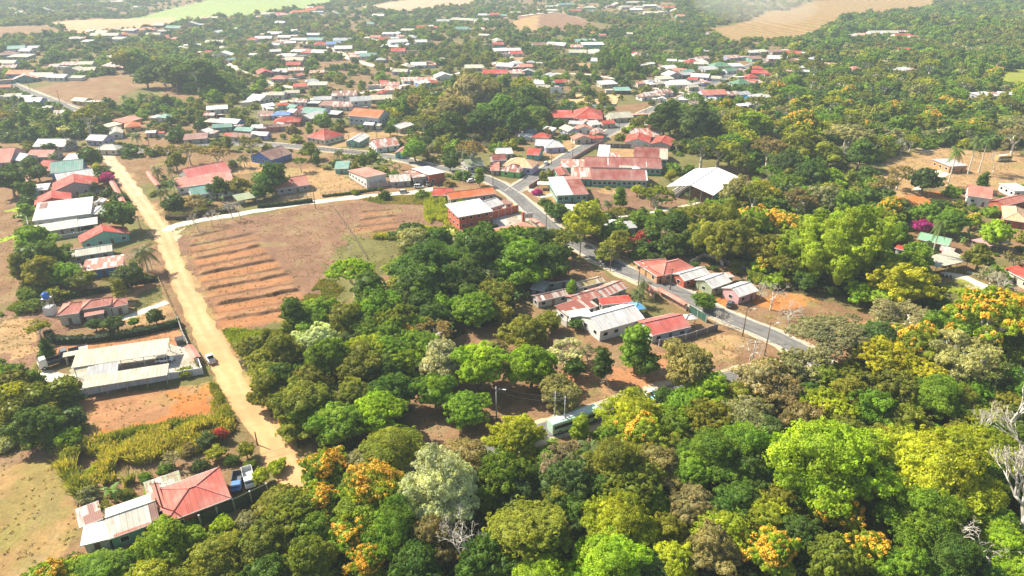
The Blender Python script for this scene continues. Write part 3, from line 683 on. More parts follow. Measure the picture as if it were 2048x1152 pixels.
HERO = """1135 985 46 Do|1085 1100 46 Dd|1500 945 44 Dd|1730 930 36 Do|1560 1000 40 Do|290 955 16 Bg|252 990 18 Bo|330 935 16 Bg|400 930 18 Bk|432 905 20 Ry|462 920 18 Bd|492 903 18 Ro|522 955 20 Ry|545 1005 26 Dy|556 935 22 By|182 945 18 By|140 905 22 Ry|152 965 18 Bb|175 985 22 Ds|205 1015 20 So|230 985 14 Bn|270 1000 10 Bb|345 915 22 Ss|380 900 20 Bn|415 880 20 Rk|440 870 16 Dr|300 985 14 Bb|500 930 14 Bg|320 880 14 Ss|395 1035 20 Bg|370 1045 22 Bb|330 1085 52 Db|215 1130 58 Dg|95 1150 50 Df*|430 1112 58 Do|385 1078 34 Db|525 1085 55 Do|562 1000 40 Do|622 1058 42 Dg|540 1150 52 Dd|445 1050 26 Bb|300 1145 50 Dy
655 948 48 Df*|748 985 66 Df*|640 1005 42 Df*|885 985 70 Dc|828 938 34 Sc|700 1062 46 Df**|738 1130 36 Df**|620 1132 48 Do|795 1062 55 Dg|865 1085 45 Dn|835 1135 48 Dd|880 1040 40 Ss
1050 1062 78 Lo|965 1125 50 Dd|1002 1142 42 Dk|1032 885 46 Dy|1045 858 34 Dy|1102 915 40 Dg|1000 960 48 Dg|938 915 44 Dn|782 905 58 Ro|672 845 54 Rg|758 832 50 Rb|602 805 56 Ro
1160 862 24 Tb|1125 932 42 Sw|1168 918 36 Dg|1282 868 54 Df*|1232 930 58 Do|1262 965 48 Uo|1322 920 50 Dn|1428 905 60 Dg|1380 945 45 Dg|1130 968 48 Dk|1152 1005 44 Dd|1200 985 40 Dd
1242 1055 60 Dy|1212 1130 66 Db|1068 1142 60 Db|1102 1062 42 Dn|1150 1058 22 Dk|1382 1008 48 Dn|1432 1105 48 Dn|1345 1128 48 Dy|1442 1058 50 Dy|1530 1028 48 Dy|1345 1070 38 Do|1300 1140 40 Dk
1545 1108 48 Df**|1480 1000 42 Dd|1642 925 98 Db|1475 895 58 Dg|1602 985 48 Dg|1672 1030 46 Df**|1742 1105 46 Df**|1600 1075 48 Dd|1655 1122 48 Do|1580 1050 30 Dg
1872 945 88 Dy|1780 888 38 Ro|1862 1055 70 Dg|1752 962 42 Dd|1932 872 38 Do|2012 920 40 Df*|1978 970 40 Dd|2018 1095 52 Db|1978 1045 48 Dg|2042 1145 48 Db|1905 1130 55 Dd|1805 1145 46 Dg
1965 830 34 Uy|1922 725 60 Ss|1992 650 74 Uf*|1825 700 48 Df*|1862 785 56 Dg|1792 775 46 Do|1700 802 46 Do|1602 842 44 Dn|1562 785 46 Sn|1652 765 42 Do|1752 822 48 Dg|1690 868 44 Do|1540 860 44 Dk|1500 830 40 Ds|1800 845 44 Do|1600 895 36 Ss
1660 668 58 Us|1812 622 62 Ss|1765 602 28 Rb|1722 587 30 Rb|1800 562 56 Dy|1612 563 24 Rd|1682 524 34 Uy|1650 520 28 Uy|1700 640 24 Ss|1780 645 30 Ds|1930 650 36 Dg|1610 735 50 Ss|1560 740 40 Sn
1690 485 92 Mf|1600 500 55 Mf|1450 462 62 Mo|1500 440 44 Df*|1560 440 40 Df*|1400 470 40 Dd|1350 450 36 Dd|1650 395 40 Ms|1600 400 36 Sn|1240 395 16 Tg
705 545 44 Ub|742 580 44 Td|690 640 46 Do|668 632 24 By|868 515 66 Dd|835 560 52 Dd|938 552 52 Dd|962 505 56 Dd|1040 520 56 Dg|1105 520 44 Dd|1000 490 44 Dg|1080 490 36 Dd|850 480 30 Dg
985 582 42 Do|815 602 26 Rd|880 615 28 Rg|948 622 40 Rg|1002 622 28 Ro|822 652 42 Df*|782 668 34 Dg|632 678 46 Dc|690 692 38 Dk|562 700 40 Do|542 740 38 Do|612 762 46 Do|660 722 46 Rg|720 735 48 Ro|772 702 44 Rg|808 722 34 Rb|850 690 36 Rg
888 722 46 Dc|702 792 46 Do|962 738 52 Rb|1062 738 50 Rb|870 790 40 Rg|932 812 48 Rg|988 698 34 Sn|1050 662 40 Do|522 722 32 Do|532 780 36 Do|575 800 36 Do|622 832 42 Rg|762 768 24 Ry|590 850 34 Do|500 700 30 Do
1120 792 44 Rn|1100 642 26 Ro|1062 662 30 Ro|1132 700 40 Sc|1150 738 24 Rd|1205 730 26 Td|1152 648 16 Rd|1272 688 38 Tg|1290 732 28 Rd|1375 745 44 Rn|1420 775 38 Db|1410 600 26 Rg|1142 582 14 Tg|1175 700 22 Sw|1480 785 36 Do|1520 765 42 Ds|1330 790 24 Rd
240 436 33 Rd|175 430 12 Rd|255 550 31 Rk|165 560 25 Ro|85 545 36 Do|125 545 34 Dg|60 612 24 Bg|92 698 19 Cd|225 650 21 Rk|190 650 16 Rk|310 636 17 Rk|268 643 12 Rg|70 800 34 Lo|120 775 34 Lo|25 770 40 Lo|138 882 26 Rg|30 830 34 Lo|95 830 26 Lo|75 655 26 Sy|150 835 22 Lk|60 590 24 Bg
1170 440 42 Dy|1120 418 22 Dd|1240 482 30 Do|1215 500 26 Do|1300 470 30 Dd|1275 440 20 Rg|1340 490 28 Dd|1230 455 18 Dk|1325 455 22 Rb|1290 475 24 Dr|1342 352 12 Ry|1275 382 13 Ry|1215 376 6 By|1244 385 6 Bb|1248 408 8 Rg|1100 415 16 Dd
178 400 14 Rk|186 375 13 Rk|75 345 22 Rd|178 315 22 Rd|193 340 11 Ry|215 357 14 Rm|1075 385 12 Bm|445 995 9 Bm|1845 455 18 Rm|130 338 12 Rb|60 330 18 Rd|55 385 20 Rd|100 300 14 Rd|20 365 30 Rd
430 300 26 Un|375 298 24 Un|350 320 22 Do|330 295 22 Sn|545 355 30 Dd|525 375 24 Dd|480 365 26 Do|390 400 24 Sn|440 375 20 Dd|850 280 14 Rk|830 300 26 Rg|900 330 14 Rd|780 262 12 Rd|940 300 26 Un|600 325 14 Ug|620 298 22 Do|500 285 24 Sn
245 118 24 Dy|270 116 24 Dg|320 125 34 Uk|390 140 38 Uk|350 150 30 Dk|420 160 30 Dd|290 150 26 Dd|1240 110 26 Mg|1215 120 24 Mg|1255 130 20 Mg|700 90 0 xx
940 195 42 Dw|980 185 44 Dn|900 215 40 Dn|1000 215 40 Dg|1060 200 30 Dd|860 215 30 Do|1040 240 32 Dd|960 235 36 Dd|900 245 32 Dd|1075 225 22 Rg|830 210 20 Dn
1330 240 36 Dd|1365 230 30 Dd|1400 250 40 Dk|1440 290 44 Sy|1405 300 34 Sk|1500 240 44 Db|1470 250 32 Do|1540 290 34 Un|1600 250 34 Df*|1480 320 28 Do|1700 260 40 Us|1600 300 36 Do|1660 300 36 Do|1720 310 30 Dd|1570 330 36 Dk|1620 345 36 Dd|1660 355 30 Db|1740 345 26 Dd
2035 270 30 Us|1850 360 30 Dk|1800 350 28 Sn|1780 420 30 Df*|1760 440 30 Do|1850 430 30 Dg|1900 440 34 Dg|1990 470 30 Db|2030 520 24 Sn|1960 515 30 Do|1985 550 30 Sw|1860 500 22 Dk|1790 470 30 Dg|1740 400 30 Dd"""
def heroes():
    for line in HERO.replace('\n', '|').split('|'):
        a = line.split()
        if a[3] == 'xx': continue
        TP(float(a[0]), float(a[1]), float(a[2]), a[3])
# -------- palms, bananas, bare trees
def mk_palm(fr=15, flen=2.6, h=6.0, seed=0, tip=.9):
    rs = np.random.RandomState(seed); V = []
    for i in range(fr):
        t = i*2.399; up = 1.1-1.5*i/fr; prev = None
        for k in range(9):
            s = k/8.; r = flen*s; z = h+flen*(up*s-(.95+.3*(up < .3))*s*s)
            p = np.array([r*math.cos(t), r*math.sin(t), z])
            if prev is not None:
                d = unit(p-prev); side = unit(np.cross(d, [0, 0, 1])); wid = flen*.26*math.sin(math.pi*min(.97, s*.85+.12))
                for sg in (-1, 1):
                    for g in (0, .5):
                        b = prev+(p-prev)*g; b2 = prev+(p-prev)*(g+.42); e = b+side*sg*wid+d*wid*.55-np.array([0, 0, wid*.55]); V.append([b, b2, e+(b2-b)*.5, e])
            prev = p
    Q = np.array(V); n = len(Q); rsv = .8+.4*rs.rand(n)
    me = np_mesh('fronds', Q.reshape(-1, 3), np.full(n, 4), np.arange(n*4), [M_LEAF], attrs={'var': ('FACE', 'FLOAT', rsv)})
    mb = MB(); pts = [(math.sin(k/6*1.3)*.15, 0, -.3+(h+.3)*k/6) for k in range(7)]; tube_chain(mb, pts, [.26, .2, .18, .17, .16, .15, .2], 7)
    tm = bpy.data.meshes.new('trunk'); tm.from_pydata([tuple(p) for p in mb.v], [], mb.f); tm.materials.append(M_PALE)
    return me, tm
def mk_banana(seed=0):
    rs = np.random.RandomState(seed); V = []
    for i in range(9):
        t = i*2.399+rs.rand(); up = 1.5-1.1*i/9; prev = None; fl = 2.0
        for k in range(6):
            s = k/5.; p = np.array([fl*.75*s*math.cos(t), fl*.75*s*math.sin(t), 1.7+fl*(up*s-.95*s*s)])
            w = .36*math.sin(math.pi*min(.98, s*.8+.15)); side = np.array([-math.sin(t), math.cos(t), 0])
            if prev is not None:
                for sg in (-1, 1): V.append([prev[0], p, p+side*sg*w-np.array([0, 0, .08]), prev[0]+side*sg*prev[1]-np.array([0, 0, .08])])
            prev = (p, w)
    Q = np.array(V); n = len(Q)
    me = np_mesh('leaves', Q.reshape(-1, 3), np.full(n, 4), np.arange(n*4), [M_LEAF], attrs={'var': ('FACE', 'FLOAT', .8+.4*rs.rand(n))})
    mb = MB(); tube_chain(mb, [(0, 0, -.2), (.03, 0, .9), (0, 0, 1.9)], [.16, .13, .09], 6)
    tm = bpy.data.meshes.new('stem'); tm.from_pydata([tuple(p) for p in mb.v], [], mb.f); tm.materials.append(M_CULM); return me, tm
def mk_bare(seed, h=1.0, levels=5, spread=.55, r0=.05, dense=3):
    rs = np.random.RandomState(seed); mb = MB()
    def grow(p, d, ln, r, lv):
        q = p+d*ln*.5+rs.randn(3)*ln*.05; e = q+unit(d+rs.randn(3)*.16)*ln*.5
        tube_chain(mb, [p, q, e], [r, r*.85, r*.68], 6 if lv > 3 else 4 if lv > 1 else 3)
        if lv == 0: return
        for i in range(dense if lv > 1 else dense+1):
            a = rs.rand()*6.28; pr = unit(np.cross(d, [math.cos(a), math.sin(a), .3])); nd = unit(d*(1-spread*.5)+pr*spread*(.6+.8*rs.rand())+np.array([0, 0, .14]))
            grow(e if i else q*.3+e*.7, nd, ln*(.62+.2*rs.rand()), r*.58, lv-1)
    grow(np.array([0, 0, -.05]), np.array([.05, 0, 1.]), .42*h, r0, levels)
    me = bpy.data.meshes.new('limbs'); me.from_pydata([tuple(map(float, p)) for p in mb.v], [], mb.f); me.materials.append(M_PALE)
    me.polygons.foreach_set('use_smooth', [True]*len(me.polygons)); return me
PALMS = [mk_palm(16, 3.3, 5.5, 1), mk_palm(14, 2.6, 8.5, 2)]; BAN = [mk_banana(i) for i in range(2)]
BARE = [mk_bare(1, 1, 5, .55, .032), mk_bare(2, 1, 5, .65, .032), mk_bare(5, 1, 4, .8, .034, 3), mk_bare(9, 1, 5, .36, .030)]
def palm(x, y, s, k=0, col=(.085, .13, .035), adj='feathery palm', hs=1):
    z = float(TH(x, y)); e = empty('palm_tree', (x, y, z), rnd.uniform(0, 6)); sc = (s, s, s*hs)
    inst('fronds', PALMS[k][0], e, sc=sc, color=tuple(c*rnd.uniform(.85, 1.3) for c in col)); inst('trunk', PALMS[k][1], e, sc=sc)
    e['category'] = 'palm tree'; e['group'] = 'palms among the houses'; LABELED.append((e, adj)); PLACED.append((x, y, 2.2*s))
def banana(x, y, s):
    z = float(TH(x, y)); e = empty('banana_plant', (x, y, z), rnd.uniform(0, 6)); k = rnd.randrange(2)
    inst('leaves', BAN[k][0], e, sc=(s, s, s), color=tuple(c*rnd.uniform(.85, 1.2) for c in (.15, .23, .06))); inst('stem', BAN[k][1], e, sc=(s, s, s))
    e['category'] = 'banana plant'; e['group'] = 'banana plants by the houses'; LABELED.append((e, 'broad-leaved banana plant')); PLACED.append((x, y, 1.3*s))
def bare(px, py, hpx, k=0, adj='bare white-limbed tree', lean=0, tilt=0):
    p = G(px, py); PLACED.append((p.x, p.y-1, 4.5)) if hpx > 100 else None; h = hpx*pxs(p.y, 5)/math.cos(PITCH)*1.0; e = empty('bare_tree', p, rnd.uniform(0, 6)); e.rotation_euler = (tilt, lean, rnd.uniform(0, 6))
    inst('limbs', BARE[k], e, sc=(h*.8, h*.8, h*.8)); e['category'] = 'bare tree'; e['group'] = 'bare trees'; LABELED.append((e, adj)); PLACED.append((p.x, p.y, 1.5))
def PX(f, px, py, *a, **k): p = G(px, py); return f(p.x, p.y, *a, **k)
def palms_etc():
    for q in ((1120, 868), (1150, 862), (1180, 855), (1210, 845), (1240, 832), (1270, 820), (1300, 812), (1330, 805), (1350, 795), (900, 935), (990, 905)): g_ = G(*q); PLACED.append((g_.x, g_.y, 3.6))
    for q in ((1455, 392), (1480, 380), (1500, 368), (1440, 405)): g_ = G(*q); PLACED.append((g_.x, g_.y, 4.5))
    PX(palm, 297, 545, 1.45, 0, adj='big grey-green palm')
    for a in ((1895, 372), (1935, 348), (1957, 345)): PX(palm, *a, 1.5, 1, (.10, .17, .035), 'tall royal palm', 1.25)
    PX(palm, 1858, 530, 1.1, 1, (.14, .18, .04), 'slim yellow-green palm', 1.6)
    for a in ((1300, 412), (1315, 415), (1640, 418), (1660, 420), (1775, 395), (330, 405), (350, 385), (318, 360), (345, 355), (275, 290), (110, 330),
              (490, 335), (1275, 612), (1285, 596), (1215, 425), (680, 325), (145, 300), (1390, 200), (1370, 196), (250, 205), (745, 118), (735, 150), (1265, 178), (215, 65), (980, 80), (1050, 210), (1035, 250), (960, 545), (920, 585), (990, 540), (1180, 940), (1445, 265)):
        PX(palm, *a, rnd.uniform(.75, 1.05), 0)
    for a in ((1035, 605), (1042, 590), (1030, 592), (1055, 600), (1750, 475), (1960, 472), (1970, 465), (1925, 490), (1935, 482), (1915, 480), (770, 330), (780, 325), (760, 322), (785, 335), (800, 340), (1380, 415), (1375, 400), (1390, 410),
              (1345, 440), (1280, 500), (1260, 495), (1060, 260), (1040, 270), (1090, 262), (1120, 270), (430, 400), (445, 405), (230, 1000), (640, 175), (660, 170), (620, 190), (900, 165), (920, 155), (880, 170), (500, 225), (480, 225), (820, 245), (1700, 230),
              (1290, 500), (700, 320), (1150, 275), (1455, 160), (590, 185), (860, 130), (700, 160), (1150, 150)):
        PX(banana, *a, rnd.uniform(.95, 1.35))
    bare(945, 1140, 150, 1, 'dead white forked tree'); bare(2008, 880, 150, 3, 'big white-limbed bare tree'); bare(2028, 1085, 250, 3, 'tall silvery bare tree')
    bare(1948, 905, 100, 3); bare(1640, 745, 80, 3, 'leaning pale bare tree'); bare(1915, 1140, 130, 2); bare(1985, 1150, 90, 2, 'broken pale snag')
    for a in ((395, 460, 34), (425, 452, 34), (465, 440, 38), (480, 437, 36), (442, 448, 26), (1540, 620, 60), (1575, 640, 50), (1520, 600, 40), (1575, 665, 46), (1445, 655, 36), (1430, 648, 34),
              (1500, 720, 60), (1215, 775, 30), (1990, 600, 60), (700, 510, 22), (270, 540, 40), (305, 540, 36), (1105, 760, 30), (800, 780, 34), (1410, 215, 26), (1680, 330, 40), (1600, 345, 34), (1985, 345, 40), (530, 262, 40), (45, 240, 36), (925, 320, 30), (1800, 310, 34), (850, 1130, 60), (1890, 1120, 90), (1090, 1000, 50)):
        bare(*a, rnd.randrange(3), 'leafless twiggy tree')
# ================================================================== BUILDINGS
RC = {'w': (.62, .62, .60), 'c': (.48, .46, .355), 'r': (.45, .065, .045), 'o': (.56, .15, .05), 'p': (.52, .19, .14), 'g': (.40, .42, .43), 't': (.16, .33, .28),
      'G': (.10, .24, .15), 'n': (.27, .15, .12), 'm': (.25, .07, .055), 'b': (.16, .30, .55), 'B': (.04, .22, .55), 'a': (.55, .53, .43), 'O': (.66, .40, .22), 'l': (.30, .36, .22),
      'y': (.62, .46, .20), 'T': (.10, .45, .42), 's': (.35, .33, .31), 'R': (.42, .10, .05), 'v': (.40, .40, .62), 'L': (.20, .58, .12), 'P': (.55, .32, .33), 'q': (.18, .42, .34), 'k': (.06, .06, .06)}
RW = {'w': 'white', 'c': 'cream', 'r': 'red', 'o': 'orange', 'p': 'faded pink', 'g': 'grey', 't': 'teal', 'G': 'green', 'n': 'rusty brown', 'm': 'maroon', 'b': 'blue', 'B': 'bright blue', 'a': 'pale', 'O': 'pale orange', 'l': 'pale green'}
def unitbox(name, mat):
    me = bpy.data.meshes.new(name); mb = MB().box(0, 0, 0, 1, 1, 1); me.from_pydata(mb.v, [], mb.f); me.materials.append(mat); return me
UB_PANE = unitbox('pane', M_GLASS); UB_FRAME = unitbox('window', M_WHITE); UB_DOOR = unitbox('door', M_WOOD); UB_POST = unitbox('post', M_METAL); UB_WOOD = unitbox('post', M_WOOD); UB_DARK = unitbox('window', M_DARK)
FOOT = []    # footprints: centre, axis, half length, half width
def fitrect(a, b, c, h):
    A, B, C = (np.array(flatG(*q, z=h+float(TH(*G(*q)[:2])))) for q in (a, b, c))
    u = B-A; Ln = np.linalg.norm(u); u = u/Ln; n = np.array([-u[1], u[0]]); Wd = float((C-B) @ n)
    ctr = A+u*Ln/2+n*Wd/2
    return ctr, math.atan2(u[1], u[0]), Ln, abs(Wd)
def build_house(ctr, ang, Ln, Wd, typ='g', h=2.7, rise=None, rc='w', wc='w', label=None, adj=None, name='house', cat='house', open_=False, win=True,
                rust=False, over=.45, group='houses of the village', far=False, roofcol=None, wallcol=None, base=None, floors=1, ridgecap=True, patch=(), wsp=3.2, rmat=None):
    x, y = float(ctr[0]), float(ctr[1]); z = float(TH(x, y)) if base is None else base
    e = empty(name, (x, y, z), ang); e['category'] = cat
    if group: e['group'] = group
    if label: e['label'] = label
    else: LABELED.append((e, adj or f"{RW.get(rc, 'pale')} roofed {cat}"))
    FOOT.append((x, y, ang, Ln/2, Wd/2)); a, b = Ln/2, Wd/2
    if rise is None: rise = {'g': .20*Wd, 'G': .17*Ln, 'h': .24*min(Wd, Ln), 'm': .10*Wd, 'M': .10*Wd, 'f': .03}[typ]
    rcol = roofcol or RC[rc]; wcol = wallcol or RC[wc]
    jt = rnd.uniform(.92, 1.06); rcol = tuple(min(.8, q*jt) for q in rcol)
    th = .12; mat = rmat or (M_RUST if rust else M_ROOF); mb = MB(); caps = MB()
    zr = h+rise
    def cap(p, q): caps.tube((p[0], p[1], p[2]+.05), (q[0], q[1], q[2]+.05), .13, .13, 5)
    if typ == 'g':
        mb.slab([(-a, -b, h), (a, -b, h), (a, 0, zr), (-a, 0, zr)], th); mb.slab([(-a, .0005, zr), (a, .0005, zr), (a, b, h), (-a, b, h)], th); cap((-a, 0, zr), (a, 0, zr))
    elif typ == 'G':
        mb.slab([(-a, -b, h), (0, -b, zr), (0, b, zr), (-a, b, h)], th); mb.slab([(.0005, -b, zr), (a, -b, h), (a, b, h), (.0005, b, zr)], th); cap((0, -b, zr), (0, b, zr))
    elif typ == 'h':
        if a >= b: r1, r2 = (-(a-b)-.01, 0, zr), ((a-b)+.01, 0, zr)
        else: r1, r2 = (0, -(b-a), zr), (0, (b-a), zr)
        e4 = [(-a, -b, h), (a, -b, h), (a, b, h), (-a, b, h)]
        v = e4+[r1, r2]; s0 = len(mb.v); mb.v += v+[(p[0], p[1], p[2]-th) for p in e4]
        if a >= b: F = [(0, 1, 5, 4), (1, 2, 5), (2, 3, 4, 5), (3, 0, 4)]
        else: F = [(0, 1, 4), (1, 2, 5, 4), (2, 3, 5), (3, 0, 4, 5)]
        mb.f += F+[(0, 6, 7, 1), (1, 7, 8, 2), (2, 8, 9, 3), (3, 9, 6, 0), (9, 8, 7, 6)]
        if ridgecap:
            cap(r1, r2)
            for i, r in ((0, r1), (1, r2 if a >= b else r1), (2, r2), (3, r1 if a >= b else r2)): cap(e4[i], r)
    elif typ == 'm': mb.slab([(-a, -b, h), (a, -b, h), (a, b, zr), (-a, b, zr)], th)
    elif typ == 'M': mb.slab([(-a, -b, zr), (a, -b, zr), (a, b, h), (-a, b, h)], th)
    else: mb.slab([(-a, -b, h), (a, -b, h), (a, b, h+rise), (-a, b, h+rise)], th)
    ro = mb.build('roof', mat, e, rcol)
    for (p0, p1, q0, q1, pc) in patch:     # sheets of another colour screwed over the roof: along, across (0..1)
        X0, X1 = -a+Ln*p0, -a+Ln*p1; Y0, Y1 = -b+Wd*q0, -b+Wd*q1
        def rz_(yy):
            t = (yy+b)/Wd
            return (h+rise*t if typ == 'm' else h+rise*(1-t) if typ == 'M' else h+rise*(1-abs(2*t-1)) if typ == 'g' else h+rise)+.035
        MB().slab([(X0, Y0, rz_(Y0)), (X1, Y0, rz_(Y0)), (X1, Y1, rz_(Y1)), (X0, Y1, rz_(Y1))], .03).build('roof_patch', M_ROOF, ro, RC[pc])
    if ridgecap and caps.v and not far: caps.build('ridge_cap', M_ROOF if not rust else M_RUST, ro, tuple(min(.8, q*1.25+.08) for q in rcol))
    ai, bi = a-over, b-over; top = h-th-.01
    if not far and not open_ and typ in 'gmMh':
        for s in (-1, 1):
            zz = h if typ in 'gh' or (s == -1) == (typ == 'm') else zr
            MB().box(0, s*(b+.03), zz-.09, Ln+.1, .05, .22).build('fascia', M_WHITE, ro)
    if open_:
        n = max(2, int(Ln/4.5)+1)
        for i in range(n):
            for s in (-1, 1):
                hh = h-th if typ in 'ghf' or s == (-1 if typ == 'm' else 1) else zr-th
                if typ == 'G': hh = h+rise*(1-abs(-ai+2*ai*i/(n-1))/a)-th
                inst('post', UB_POST, e, (-ai+2*ai*i/(n-1), s*bi, hh/2-.1), sc=(.16, .16, hh+.15))
        bm_ = MB()
        if typ != 'G':
            for s in (-1, 1):
                hh = h-th-.1 if typ in 'ghf' or s == (-1 if typ == 'm' else 1) else zr-th-.12
                bm_.box(0, s*bi, hh, 2*ai, .12, .18)
            bm_.build('roof_beam', M_METAL, e)
        return e
    w = MB(); zb = -1.0 if y > 430 else -.3
    # walls follow the roof underside
    k = rise/b if typ in 'g' else 0
    if typ == 'g':
        zt = top+k*over; zp = top+rise
        for s in (-1, 1):
            w.loft([[(s*ai-.08*s, -bi, zb), (s*ai-.08*s, bi, zb), (s*ai-.08*s, bi, zt-.02), (s*ai-.08*s, 0, zp-.08), (s*ai-.08*s, -bi, zt-.02)],
                    [(s*ai+.08*s, -bi, zb), (s*ai+.08*s, bi, zb), (s*ai+.08*s, bi, zt-.02), (s*ai+.08*s, 0, zp-.08), (s*ai+.08*s, -bi, zt-.02)]])
            w.box(0, s*(bi-.081), (zb+zt-.04)/2, 2*ai-.165, .16, zt-.04-zb)
    elif typ == 'G':
        k = rise/a; zt = top+k*over; zp = top+rise
        for s in (-1, 1):
            w.loft([[(-ai, s*(bi-.08), zb), (ai, s*(bi-.08), zb), (ai, s*(bi-.08), zt-.02), (0, s*(bi-.08), zp-.08), (-ai, s*(bi-.08), zt-.02)],
                    [(-ai, s*(bi+.08), zb), (ai, s*(bi+.08), zb), (ai, s*(bi+.08), zt-.02), (0, s*(bi+.08), zp-.08), (-ai, s*(bi+.08), zt-.02)]])
            w.box(s*(ai-.081), 0, (zb+zt-.04)/2, .16, 2*bi-.165, zt-.04-zb)
    else:
        zn = top if typ != 'M' else top+rise; zf = top+rise if typ in 'mf' else top
        if typ == 'h': zn = zf = top
        v0 = len(w.v); w.v += [(-ai, -bi, zb), (ai, -bi, zb), (ai, bi, zb), (-ai, bi, zb), (-ai, -bi, zn), (ai, -bi, zn), (ai, bi, zf), (-ai, bi, zf)]
        w.f += [(0, 1, 5, 4), (1, 2, 6, 5), (2, 3, 7, 6), (3, 0, 4, 7), (4, 5, 6, 7), (3, 2, 1, 0)]
    wo = w.build('wall', M_WALL, e, wcol)
    off = .08 if typ in 'gG' else 0
    if win:
        fl = floors; fh = h/fl
        for sx, sy, length, half in ((0, -1, 2*ai, bi), (0, 1, 2*ai, bi), (-1, 0, 2*bi, ai), (1, 0, 2*bi, ai)):
            if far and not (sy == -1 or sx != 0): continue
            n = max(1, int(length/(wsp if not far else 4.5)))
            if far: n = min(n, 3)
            for f_ in range(fl):
                for i in range(n):
                    t = -length/2+length*(i+.5)/n; zc = fh*f_+fh*.52; isdoor = (f_ == 0 and sy == -1 and i == n//2)
                    wd = 1.55 if wsp >= 3 else wsp*.8
                    if isdoor: wd = .95
                    wd = wd; hh = (1.2 if wsp >= 3 else 1.55) if not isdoor else 2.05
                    if isdoor: zc = 1.03
                    if wd > length*.6: continue
                    ty = half+(off if sy and typ == 'G' or sx and typ == 'g' else 0)
                    px_, py_ = (t, sy*ty) if sy else (sx*ty, t)
                    rz = 0 if sy else math.pi/2
                    if isdoor: inst('door', UB_DOOR, e, (px_, py_, zc), (0, 0, rz), (wd, .1, hh))
                    elif far: inst('window', UB_DARK, e, (px_, py_, zc), (0, 0, rz), (wd, .08, hh))
                    else:
                        o = inst('window', UB_FRAME, e, (px_, py_, zc), (0, 0, rz), (wd, .10, hh))
                        inst('pane', UB_PANE, o, (0, 0, 0), sc=(.86, 1.3, .84))
    return e
def H(label, pts, typ='g', h=2.7, rc='w', wc='w', **k):
    x = list(map(float, pts.split())); ctr, ang, Ln, Wd = fitrect(x[0:2], x[2:4], x[4:6], h)
    Wd = max(Wd, 2.0)
    return build_house(ctr, ang, Ln, Wd, typ, h, rc=rc, wc=wc, label=label, **k)
